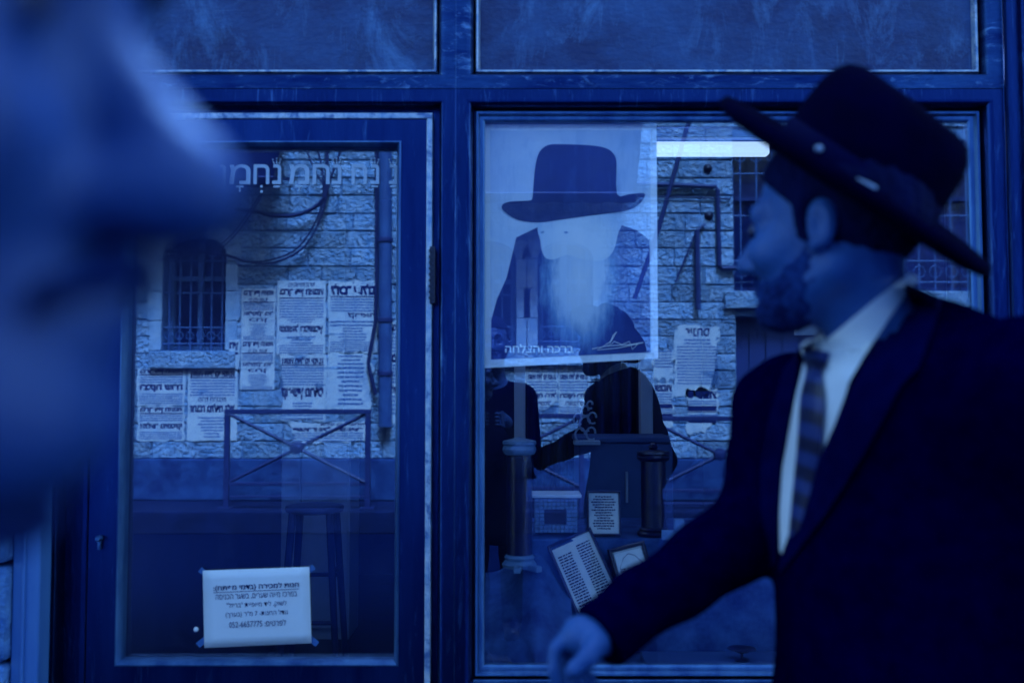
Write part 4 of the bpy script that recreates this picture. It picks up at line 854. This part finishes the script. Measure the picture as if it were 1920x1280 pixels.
def head_sdf(q, nose=1.0, beard=False):
    """q in head coordinates: x forward, y left, z up; the eyes are at z = .012"""
    y = np.abs(q[..., 1]); s = np.stack([q[..., 0], y, q[..., 2]], -1)
    d = sd_ell(q, (-.012, 0, .040), (.098, .077, .092))
    d = smin(d, sd_ell(q, (.034, 0, -.028), (.056, .057, .074)), .03)
    d = smin(d, sd_cone(s, (-.015, .052, -.045), (.062, .018, -.088), .020, .017), .03)          # jaw line
    d = smin(d, sd_ell(q, (.070, 0, -.084), (.022, .024, .020)), .02)                             # chin
    d = smin(d, sd_cone(s, (.083, .0, .030), (.074, .042, .030), .014, .014), .014)               # brow
    d = smin(d, sd_ell(s, (.062, .042, -.018), (.028, .024, .024)), .02)                          # cheekbone
    d = smax(d, -sd_ell(s, (.098, .033, .010), (.020, .018, .013)), .012)                         # eye socket
    d = np.minimum(d, sd_ell(s, (.077, .032, .011), (.0125, .0125, .0125)))                       # eyeball
    d = smin(d, sd_cone(s, (.074, .020, .019), (.074, .044, .017), .0065, .006), .006)            # upper lid
    n = sd_cone(q, (.086, 0, .016), (.086 + .026 * nose, 0, -.026), .0085, .0120)
    n = smin(n, sd_ell(s, (.096, .011, -.031), (.013, .008, .008)), .006); d = smin(d, n, .010)
    if nose > 1: d = smin(d, sd_ell(q, (.108, 0, -.027), (.017, .016, .015)), .008)
    d = smin(d, sd_cone(s, (.093, 0, -.052), (.082, .022, -.057), .0065, .004), .006)             # upper lip
    d = smin(d, sd_cone(s, (.091, 0, -.063), (.081, .020, -.060), .0075, .004), .006)             # lower lip
    e = sd_ell(s, (-.010, .079, .002), (.017, .009, .028)); e = smax(e, -sd_ell(s, (-.007, .089, .004), (.0095, .008, .018)), .005)
    e = smin(e, sd_ell(s, (.000, .077, -.020), (.008, .007, .009)), .005)
    return smin(d, e, .008)

# ---------------------------------------------------------------- the man in the suit
A1 = frame_of((-math.cos(R(34)), math.sin(R(34)), -.02)); HC = np.array(P(1562, 443, 1.20), dtype=np.float32)
def hl(p): return (p - HC) @ A1
def hw(x, y, z): return HC + A1 @ np.array((x, y, z), dtype=np.float32)
T = frame_of((-.76, -.65, 0)); TO = np.array((.49, -1.545, 0), dtype=np.float32)     # torso frame: forward, left, up; origin on the ground
def tw(f, l, z): return TO + T @ np.array((f, l, z), dtype=np.float32)
def tl_(p): return (p - TO) @ T
NB = np.array(P(1645, 655, 1.22), dtype=np.float32)
SHR, ELR, WRR = np.array(P(1478, 770, 1.36)), np.array(P(1432, 968, 1.36)), np.array(P(1140, 1182, 1.22))
SHL, ELL, WRL = np.array(P(1925, 735, 1.06)), tw(-.02, .262, 1.10), tw(.10, .245, .84)
fdir = Vector(WRR - ELR).normalized()
HB = np.array(P(1098, 1205, 1.205))                    # middle of the palm
def hand_fingers(p):
    """right hand hanging forward in a loose grip: palm, four bent fingers, thumb from the side of the palm"""
    def pp(x, y, d): return np.array(P(x, y, d))
    d = sd_cone(p, pp(1124, 1192, 1.215), pp(1090, 1190, 1.212), .024, .024)
    d = smin(d, sd_cone(p, pp(1104, 1184, 1.235), pp(1070, 1190, 1.235), .016, .013), .012)       # knuckle side of the palm
    d = smin(d, sd_cone(p, pp(1112, 1200, 1.200), pp(1092, 1200, 1.205), .018, .014), .012)
    fingers = [([(1066, 1190, 1.212), (1042, 1216, 1.205), (1039, 1256, 1.200), (1046, 1296, 1.202)], .0088),     # index
               ([(1070, 1190, 1.230), (1052, 1222, 1.228), (1056, 1266, 1.224), (1072, 1300, 1.222)], .0090),     # middle
               ([(1080, 1194, 1.246), (1070, 1230, 1.246), (1080, 1270, 1.240), (1098, 1292, 1.236)], .0084),     # ring
               ([(1092, 1198, 1.258), (1088, 1232, 1.258), (1098, 1262, 1.252), (1112, 1276, 1.246)], .0074)]     # little
    for js, r_ in fingers:
        J = [pp(*j) for j in js]
        k = sd_cone(p, J[0], J[1], r_ * 1.12, r_); k = smin(k, sd_cone(p, J[1], J[2], r_, r_ * .92), .002); k = smin(k, sd_cone(p, J[2], J[3], r_ * .92, r_ * .8), .002)
        d = smin(d, k, .003)
    J = [pp(1120, 1206, 1.185), pp(1102, 1232, 1.165), pp(1076, 1256, 1.160)]
    k = smin(sd_cone(p, J[0], J[1], .0145, .0115), sd_cone(p, J[1], J[2], .0115, .0100), .004)     # thumb
    return smin(d, k, .004)
def legs_sdf(p, grow=0.0):
    d = None
    for s in (-1, 1):
        hip, kn, an = tw(0, s * .095, .88), tw(.02, s * .11, .48), tw(-.02, s * .12, .09)
        k = smin(sd_cone(p, hip, kn, .085 + grow, .058 + grow), sd_cone(p, kn, an, .058 + grow, .042 + grow * 1.3), .03)
        d = k if d is None else smin(d, k, .03)
    return d
def torso_sdf(p, g=0.0):
    q = tl_(p)
    d = sd_ell(q, (-.01, 0, 1.24), (.115 + g, .185 + g, .26 + g))
    d = smin(d, sd_ell(q, (.015, 0, .98), (.12 + g, .165 + g, .24 + g)), .08)
    d = smin(d, sd_cone(p, SHL, SHR, .066 + g, .060 + g), .06)
    d = smin(d, sd_cone(p, NB + np.array((.02, 0, -.03)), (SHL + SHR) / 2, .062 + g, .09 + g), .06)
    return d
def arms_sdf(p, g=0.0):
    d = smin(sd_cone(p, SHR, ELR, .056 + g, .044 + g), sd_cone(p, ELR, WRR, .044 + g, .029 + g * .8), .02)
    return smin(d, smin(sd_cone(p, SHL, ELL, .06 + g, .046 + g), sd_cone(p, ELL, WRL, .046 + g, .03 + g), .02), .01)
NECK_T = hw(-.025, 0, -.045)
def neck_sdf(p, g=0.0):
    return sd_cone(p, NECK_T, NB, .052 + g, .055 + g)
def body_sdf(p):
    d = head_sdf(hl(p)); d = smin(d, neck_sdf(p), .025)
    d = smin(d, torso_sdf(p, -.012), .03); d = smin(d, arms_sdf(p, -.012), .02); d = smin(d, legs_sdf(p), .05)
    d = smin(d, hand_fingers(p), .008)
    for k in range(4):                                                                             # left hand, hanging
        a = WRL + T @ np.array((.02 - .016 * k + .02, .0, -.07)); b = a + T @ np.array((.012, -.012, -.075 + .006 * abs(k - 1))); d = smin(d, sd_cone(p, a, b, .0095, .0075), .006)
    d = smin(d, sd_cone(p, WRL, WRL + T @ np.array((.01, 0, -.075)), .026, .030), .02); d = smin(d, sd_cone(p, WRL + T @ np.array((.03, -.01, -.03)), WRL + T @ np.array((.055, -.02, -.085)), .012, .009), .01)
    for s in (-1, 1): d = smin(d, sd_cone(p, tw(-.04, s * .12, .06), tw(.13, s * .14, .035), .042, .032), .03)
    return d
man = empty('person', (TO[0], TO[1], 0), 'man in dark suit and black brimmed hat reaching forward, seen in profile at the right', 'person')
sdf_obj('body', body_sdf, (-.02, -1.95, -.02), (1.0, -1.20, 1.82), .0045, MT['skin'], man)
def wrinkle(p, a, f): return a * np.sin(f * p[..., 0] + 1.7 * np.sin(f * .6 * p[..., 2])) * np.sin(f * .8 * p[..., 2] + f * .5 * p[..., 1])
def jacket_sdf(p):
    q = tl_(p)
    d = torso_sdf(p, .012)
    d = smin(d, sd_ell(q, (.01, 0, .86), (.145, .195, .22)), .08)
    d = np.minimum(d, smin(d, arms_sdf(p, .015), .022))
    d = d + wrinkle(p, .0055, 36.) * np.clip(1 - np.abs(arms_sdf(p, .015)) / .03, 0, 1) + wrinkle(p, .0015, 23.)
    d = smax(d, (.73 - q[..., 2]), .01)                                                           # hem
    d = smax(d, (p - (WRR + np.array(fdir) * .016)) @ np.array(fdir, dtype=np.float32) + np.where(np.linalg.norm(p - WRR, axis=-1) < .14, 0, -5), .004)   # cuff
    n = np.array(NECK_T - NB); n = n / np.linalg.norm(n)
    return smax(d, (p - (NB + n * .022)) @ n + np.where(np.linalg.norm(p - NB, axis=-1) < .088, 0, -5), .01)
sdf_obj('jacket', jacket_sdf, (-.02, -1.95, .70), (1.0, -1.20, 1.62), .006, MT['suit'], man)
sdf_obj('trousers', lambda p: smax(smin(legs_sdf(p, .014), sd_ell(tl_(p), (0, 0, .90), (.12, .165, .12)), .05), .07 - p[..., 2], .005), (.1, -1.95, .04), (.95, -1.20, 1.05), .010, MT['suit'], man)
for s in (-1, 1): sdf_obj('shoe', lambda p: smax(smin(sd_cone(p, tw(-.05, s * .12, .06), tw(.14, s * .14, .04), .052, .042), sd_cone(p, tw(-.02, s * .12, .09), tw(-.02, s * .12, .12), .05, .05), .03), .004 - p[..., 2], .004), (.1, -1.95, -.01), (.95, -1.2, .2), .008, MT['case'], man)
# collar: band round the neck, open below the chin
nax = np.array(NECK_T - NB, dtype=np.float32); nax /= np.linalg.norm(nax)
def collar_sdf(p):
    d = sd_cone(p, NECK_T, NB, .060, .074); h = (p - NB) @ nax
    bk = (p - NB) @ np.array(tw(-1, 0, 0) - TO, dtype=np.float32)                                   # the back of the collar stands higher
    return smax(smax(d, h - (.045 + .35 * bk), .003), -(h + .02), .003)
sdf_obj('shirt_collar', collar_sdf, (.25, -1.75, 1.2), (.70, -1.30, 1.66), .004, MT['shirt'], man)
# pieces laid on the jacket along lines of the photograph
def march(x, y, f):
    d = ray(x, y).normalized(); t = 0.5
    for _ in range(90):
        p = Vector((0, CAM_Y, CAM_H)) + d * t; s = float(f(np.array([p], dtype=np.float32))[0])
        if s < .0004: break
        t += s * .8
        if t > 2.2: return None
    return Vector((0, CAM_Y, CAM_H)) + d * t, d
def strip(name, E0, E1, f, off, mat, th=.004, n=26, mm=7, parent=None, puff=0.0):
    def samp(E, t):
        L = [0]; E = [Vector(e) for e in E]
        for a, b in zip(E, E[1:]): L.append(L[-1] + (b - a).length)
        s = t * L[-1]
        for i in range(len(E) - 1):
            if s <= L[i + 1] + 1e-6: return E[i].lerp(E[i + 1], (s - L[i]) / max(1e-6, L[i + 1] - L[i]))
        return E[-1]
    fr, bk = [], []; last = 1.2
    for i in range(n + 1):
        for j in range(mm + 1):
            e = samp(E0, i / n).lerp(samp(E1, i / n), j / mm); h = march(e.x, e.y, f)
            if h is None: p = Vector((0, CAM_Y, CAM_H)) + ray(e.x, e.y).normalized() * last; d = ray(e.x, e.y).normalized()
            else: p, d = h; last = (p - Vector((0, CAM_Y, CAM_H))).length
            b = off + puff * math.sin(math.pi * j / mm)
            fr.append(p - d * b); bk.append(p - d * (off - th - .004))
    m = MB(); k = mm + 1; N_ = len(fr); fs = []
    for i in range(n):
        for j in range(mm):
            a = i * k + j; fs.append((a, a + 1, a + k + 1, a + k)); fs.append((N_ + a, N_ + a + k, N_ + a + k + 1, N_ + a + 1))
    for i in range(n): a = i * k; fs.append((a, a + k, N_ + a + k, N_ + a)); a = i * k + mm; fs.append((a, N_ + a, N_ + a + k, a + k))
    for j in range(mm): a = j; fs.append((a, N_ + a, N_ + a + 1, a + 1)); a = n * k + j; fs.append((a, a + 1, N_ + a + 1, N_ + a))
    m.add(fr + bk, fs); return m.build(name, mat, parent or man, True, 60)
sj = lambda p: smin(jacket_sdf(p), collar_sdf(p), .004)
sc_ = lambda p: np.minimum(np.minimum(jacket_sdf(p), collar_sdf(p)), body_sdf(p))
strip('shirt', [(1516, 640), (1488, 760), (1466, 880), (1461, 960), (1462, 1030)], [(1600, 690), (1585, 740), (1545, 850), (1510, 930), (1466, 1040)], sj, .003, MT['shirt'])
strip('tie', [(1506, 664), (1512, 694), (1500, 740), (1494, 840), (1484, 940), (1478, 1010)], [(1552, 668), (1540, 696), (1546, 750), (1540, 850), (1520, 930), (1500, 990)], sj, .009, MT['tie'], puff=.005)
strip('tie_knot', [(1508, 652), (1505, 672), (1514, 698)], [(1556, 660), (1552, 676), (1538, 700)], sj, .014, MT['tie'], n=8, mm=6, puff=.008)
strip('lapel', [(1700, 530), (1640, 640), (1592, 735), (1540, 850), (1500, 940), (1458, 1060)], [(1770, 560), (1722, 690), (1690, 720), (1620, 850), (1550, 960), (1462, 1075)], sj, .010, MT['lapel'], th=.005)
strip('lapel', [(1500, 650), (1484, 760), (1464, 870), (1458, 960), (1456, 1055)], [(1470, 690), (1440, 790), (1425, 880), (1426, 960), (1448, 1060)], sj, .010, MT['lapel'], th=.005)
strip('collar_leaf', [(1536, 648), (1580, 612), (1640, 562), (1706, 512)], [(1588, 722), (1622, 664), (1672, 590), (1724, 522)], sc_, .008, MT['shirt'], n=16, mm=6)
strip('collar_leaf', [(1520, 634), (1508, 640), (1500, 648)], [(1534, 652), (1516, 666), (1504, 668)], sc_, .008, MT['shirt'], n=6, mm=4)
# hair and beard
def fuzz(p, a): return a * (np.sin(310 * p[..., 0] + 90 * p[..., 2]) * np.sin(280 * p[..., 1] - 70 * p[..., 2]) + .6 * np.sin(520 * p[..., 2] + 200 * p[..., 0]))
def hair_sdf(p):
    q = hl(p); y = np.abs(q[..., 1]); d = sd_ell(q, (-.014, 0, .042), (.106, .084, .098)) + fuzz(p, .0012)
    side = smax(.062 - .0 - q[..., 2] * .0 - q[..., 2], q[..., 0] - .062 - (q[..., 2] - .05) * .2, .01)       # keeps only high hair ahead of the ears
    front = q[..., 0] - .026 - .056 * np.clip((q[..., 2] - .030) / .05, 0, 1)
    d = smax(d, front, .006); d = smax(d, -(q[..., 2] + np.where(q[..., 0] > .0, .022, .066)), .008)
    ear = sd_ell(np.stack([q[..., 0], y, q[..., 2]], -1), (-.008, .086, .0), (.024, .022, .036)); return smax(d, -ear, .004)
sdf_obj('hair', hair_sdf, HC - .14, HC + .15, .004, MT['hair'], man)
def jag(p): return .004 * np.sin(190 * p[..., 2] + 60 * p[..., 0]) * np.sin(150 * p[..., 0] - 40 * p[..., 2]) + .003 * np.sin(420 * p[..., 2] + 330 * p[..., 1])
def stubble_sdf(p):
    q = hl(p); d = head_sdf(q) - .0016 + fuzz(p, .0007)
    line = q[..., 2] + .050 - .046 * np.clip((.056 - q[..., 0]) / .06, 0, 1) + jag(p)
    d = smax(d, line, .004); return smax(d, -(q[..., 0] - .006 + (q[..., 2] + .04) * .25 + 2 * jag(p)), .004)
def beard_sdf(p):
    q = hl(p); s = np.stack([q[..., 0], np.abs(q[..., 1]), q[..., 2]], -1); d = head_sdf(q) - .0030 + fuzz(p, .0012)
    d = smax(d, q[..., 2] + .066 - .02 * np.clip((.07 - q[..., 0]) / .05, -1, 1) + jag(p), .004); d = smax(d, -(q[..., 0] - .036 + (q[..., 2] + .06) * .3 + 2 * jag(p)), .004)
    d = smin(d, sd_ell(q, (.074, 0, -.090), (.022, .024, .020)) + fuzz(p, .0016), .008)
    d = smax(d, -sd_ell(s, (.100, 0, -.058), (.022, .020, .0075)), .003)
    return np.minimum(d, sd_cone(s, (.098, .004, -.045), (.086, .026, -.058), .005, .003) + fuzz(p, .001))
sdf_obj('stubble', stubble_sdf, HC - .14, HC + .14, .004, MT['stubble'], man)
sdf_obj('beard', beard_sdf, HC - .14, HC + .14, .0035, MT['beard'], man)
# hat, tipped back
a_, b_ = Vector(P(1357, 182, 1.20)), Vector(P(1830, 522, 1.20))
HO = (a_ + b_) / 2; hf = (a_ - b_).normalized(); hf = (hf + Vector((0, .18, 0))).normalized(); tip = Vector((0, -1, 0))
hu = hf.cross(Vector((0, -1, 0)).cross(hf)) ; hl_ = Vector((0, -1, 0)) - hf * Vector((0, -1, 0)).dot(hf); hl_.normalize(); hu = hf.cross(hl_).normalized()
if hu.z < 0: hu = -hu
hu = (hu * math.cos(R(23)) + hl_ * math.sin(R(23))).normalized(); hl_ = hu.cross(hf).normalized()
def hp(x, y, z): return HO + hf * x + hl_ * y + hu * z
def oval(ax, by, z, n=56, fz=None): return [hp(ax * math.cos(2 * math.pi * k / n), by * math.sin(2 * math.pi * k / n), z + (fz(2 * math.pi * k / n) if fz else 0)) for k in range(n)]
def curl(s): return lambda a: s * (.008 * math.sin(a) ** 2 + .004 * max(0, math.cos(a)) ** 2)
hat = bpy.data.objects.new('hat', None); COL.objects.link(hat); hat.parent = man; hat.matrix_parent_inverse = Matrix.Translation(-man.location)
m = MB(); rings = [oval(.098, .080, -.006), oval(.13, .112, -.008, fz=curl(.3)), oval(.165, .148, -.008, fz=curl(.7)), oval(.185, .168, -.005, fz=curl(1.1)), oval(.1905, .1735, .001, fz=curl(1.2)), oval(.1865, .1695, .011, fz=curl(1.15)), oval(.165, .148, .004, fz=curl(.7)), oval(.13, .112, -.002, fz=curl(.3)), oval(.106, .088, .004)]
m.loft(rings, cap=False); 
def crown(ax, by, z, dent):
    n = 56; out = []
    for k in range(n):
        a = 2 * math.pi * k / n; pin = 1 - dent * .10 * math.exp(-((abs(math.sin(a)) - .72) / .3) ** 2) * (1 if math.cos(a) > 0 else 0)
        out.append(hp(ax * math.cos(a), by * math.sin(a) * pin, z + dent * .006 * math.cos(a)))
    return out
m2 = [crown(.105, .087, .003, 0), crown(.1048, .0865, .03, 0), crown(.1035, .0835, .055, .3), crown(.1015, .079, .080, .7), crown(.096, .072, .099, 1), crown(.085, .062, .113, 1), crown(.067, .046, .1195, 1), crown(.046, .030, .118, 1), crown(.028, .014, .112, 1)]
m.loft(m2, cap=False); m.add(m2[-1], [tuple(range(56))]); hm = m.mesh('felt'); o = bpy.data.objects.new('felt', hm); hm.materials.append(MT['felt']); hm.polygons.foreach_set('use_smooth', [True] * len(hm.polygons)); COL.objects.link(o); o.parent = hat
m = MB(); m.loft([oval(.1065, .0885, .002), oval(.108, .090, .004), oval(.1075, .0893, .034), oval(.1055, .0872, .036)], cap=False)
def hchild(name, me, mat):
    me.materials.append(mat); me.polygons.foreach_set('use_smooth', [True] * len(me.polygons)); o = bpy.data.objects.new(name, me); COL.objects.link(o); o.parent = hat
hchild('hat_band', m.mesh('band'), MT['felt_in'])
m = MB(); p = hp(.108 * math.cos(R(62)), .092 * math.sin(R(62)), .022); m.lathe(p, [(.001, -.004), (.004, -.003), (.005, 0), (.004, .003), (.001, .004)], 12); hchild('hat_pin', m.mesh('pin'), MT['silver'])
m = MB(); m.tube([hp(.108 * math.cos(R(a)), .0955 * math.sin(R(a)), .020 + .004 * math.sin(a)) for a in (92, 98, 104, 110)], [.0012, .0026, .0028, .0016], 8); hchild('hat_pin', m.mesh('pin'), MT['silver'])
# dark eye seen in the socket
m = MB(); c_ = hw(.085, .032, .011); bm_ = bmesh.new(); bmesh.ops.create_icosphere(bm_, subdivisions=2, radius=.0105); m.bm(bm_, Matrix.Translation(Vector(c_))); m.build('iris', MT['eye'], man, True)
m = MB(); m.tube([Vector(hw(.096, .012, .036)), Vector(hw(.094, .026, .040)), Vector(hw(.082, .046, .034))], [.005, .007, .003], 8); m.build('eyebrow', MT['hair'], man, True)

# ---------------------------------------------------------------- the passer-by close to the camera
B1 = frame_of((1, .03, 0)); BC = np.array((-.196, CAM_Y + .250, 1.4785), dtype=np.float32)
def bl_(p): return (p - BC) @ B1
def bw_(x, y, z): return BC + B1 @ np.array((x, y, z), dtype=np.float32)
def near_body(p):
    d = head_sdf(bl_(p), 1.1)
    d = smin(d, sd_cone(p, bw_(-.03, 0, -.05), bw_(-.06, 0, -.20), .058, .066), .03)
    d = smin(d, sd_ell(p, bw_(-.07, 0, -.46), (.11, .16, .28)), .05); d = smin(d, sd_ell(p, bw_(-.06, 0, -.76), (.12, .15, .2)), .08)
    d = smin(d, sd_cone(p, bw_(-.07, -.16, -.26), bw_(-.07, .16, -.26), .055, .055), .05)
    for s in (-1, 1):
        sh_, el, wr = bw_(-.07, s * .19, -.28), bw_(-.06, s * .22, -.56), bw_(.17, s * .10, -.40)
        d = smin(d, smin(sd_cone(p, sh_, el, .05, .04), sd_cone(p, el, wr, .04, .028), .02), .02)
        d = smin(d, sd_cone(p, wr, wr + np.array((.075, -s * .03, .02)), .026, .028), .02)
        for k in range(4): a = wr + np.array((.08, -s * .03, .045 - .018 * k)); b = a + np.array((.045, -s * .02, .01)); d = smin(d, smin(sd_cone(p, a, b, .0095, .0085), sd_cone(p, b, b + np.array((.01, -s * .03, .0)), .0085, .0075), .003), .005)
        d = smin(d, sd_cone(p, wr + np.array((.03, -s * .01, .03)), wr + np.array((.065, -s * .045, .06)), .012, .009), .01)
        hip, kn, an = bw_(-.06, s * .09, -.66), bw_(-.04 + s * .05, s * .1, -1.05), bw_(-.08 + s * .1, s * .1, -1.41)
        d = smin(d, smin(sd_cone(p, hip, kn, .085, .055), sd_cone(p, kn, an, .055, .042), .03), .05); d = smin(d, sd_cone(p, an + np.array((-.03, 0, -.03)), an + np.array((.13, 0, -.05)), .042, .032), .03)
    return d
per = empty('person', (-.27, BC[1], 0), 'passer-by in profile right beside the camera, face blurred at the left edge', 'person')
LO, HI = (-.62, -2.80, -.01), (.16, -2.12, 1.66)
sdf_obj('body', near_body, LO, HI, .006, MT['skin_near'], per)
def near_coat(p):
    q = bl_(p); d = sd_ell(p, bw_(-.07, 0, -.46), (.125, .175, .29)); d = smin(d, sd_ell(p, bw_(-.06, 0, -.80), (.14, .18, .30)), .08); d = smin(d, sd_cone(p, bw_(-.07, -.16, -.26), bw_(-.07, .16, -.26), .066, .066), .05)
    for s in (-1, 1):
        sh_, el, wr = bw_(-.07, s * .19, -.28), bw_(-.06, s * .22, -.56), bw_(.17, s * .10, -.40); d = smin(d, smin(sd_cone(p, sh_, el, .062, .052), sd_cone(p, el, wr, .052, .042), .02), .02)
    return smax(d, -(q[..., 2] + 1.0), .01) + wrinkle(p, .003, 30.)
sdf_obj('coat', near_coat, LO, HI, .010, MT['suit'], per)
def near_legs(p):
    d = None
    for s in (-1, 1):
        hip, kn, an = bw_(-.06, s * .09, -.66), bw_(-.04 + s * .05, s * .1, -1.05), bw_(-.08 + s * .1, s * .1, -1.41)
        k = smin(sd_cone(p, hip, kn, .10, .07), sd_cone(p, kn, an, .07, .06), .03); d = k if d is None else smin(d, k, .03)
    return smax(d, .06 - p[..., 2], .004)
sdf_obj('trousers', near_legs, LO, HI, .012, MT['suit'], per)
def near_hair(p):
    q = bl_(p); y = np.abs(q[..., 1]); d = sd_ell(q, (-.014, 0, .042), (.108, .086, .10)) + fuzz(p, .0012)
    front = q[..., 0] - np.where(q[..., 2] > .075, .078, .012); d = smax(d, front, .008); d = smax(d, -(q[..., 2] + .06 - np.where(q[..., 0] > -.02, .05, 0)), .008)
    return smax(d, -sd_ell(np.stack([q[..., 0], y, q[..., 2]], -1), (-.008, .086, .0), (.024, .022, .036)), .004)
sdf_obj('hair', near_hair, BC - .14, BC + .16, .005, MT['hair'], per)
def near_beard(p):
    q = bl_(p); d = head_sdf(q, 1.1) - .007 + fuzz(p, .0014); s_ = np.stack([q[..., 0], np.abs(q[..., 1]), q[..., 2]], -1)
    low = smin(d, sd_ell(q, (.040, 0, -.092), (.044, .044, .024)), .02)
    side = smax(smax(low, q[..., 2] + .030 + .5 * (q[..., 0] - .02), .008), -(q[..., 0] + .018), .008)
    side = smax(side, q[..., 0] - .062 - np.clip(-.10 - q[..., 2], 0, .02) * 1.2, .012)
    tache = smax(sd_cone(s_, (.098, .004, -.047), (.086, .026, -.058), .006, .004) + fuzz(p, .0012), -9 + 0 * q[..., 0], .001)
    return np.minimum(side, tache)
sdf_obj('beard', near_beard, BC - .16, BC + .14, .004, MT['beard'], per)
for s in (-1, 1):
    c_ = bw_(.084, s * .032, .011); m = MB(); bm_ = bmesh.new(); bmesh.ops.create_icosphere(bm_, subdivisions=2, radius=.0075); m.bm(bm_, Matrix.Translation(Vector(c_))); m.build('iris', MT['eye'], per, True)
    m = MB(); m.tube([Vector(bw_(.098, s * .012, .036)), Vector(bw_(.094, s * .028, .041)), Vector(bw_(.080, s * .048, .034))], [.005, .006, .003], 8); m.build('eyebrow', MT['hair'], per, True)
    an = bw_(-.08 + s * .1, s * .1, -1.41); sdf_obj('shoe', lambda p: smax(smin(sd_cone(p, an + np.array((-.04, 0, -.03)), an + np.array((.14, 0, -.045)), .052, .042), sd_cone(p, an, an + np.array((0, 0, .04)), .05, .05), .03), .004 - p[..., 2], .004), (-.75, -2.8, -.01), (.12, -2.1, .22), .008, MT['case'], per)

# ---------------------------------------------------------------- the third person, close behind the camera, met only in the glass
ph = per.copy(); COL.objects.link(ph); ph.location = (-.105, -3.03, 0); ph.scale = (1.0, 1.0, 1.14); ph.rotation_euler = (0, 0, R(90))
ph['label'] = 'dark clothed person mirrored in the window under the left corner of the portrait poster'
for ch in list(per.children):
    c_ = ch.copy(); COL.objects.link(c_); c_.parent = ph; c_.matrix_parent_inverse = ch.matrix_parent_inverse.copy()
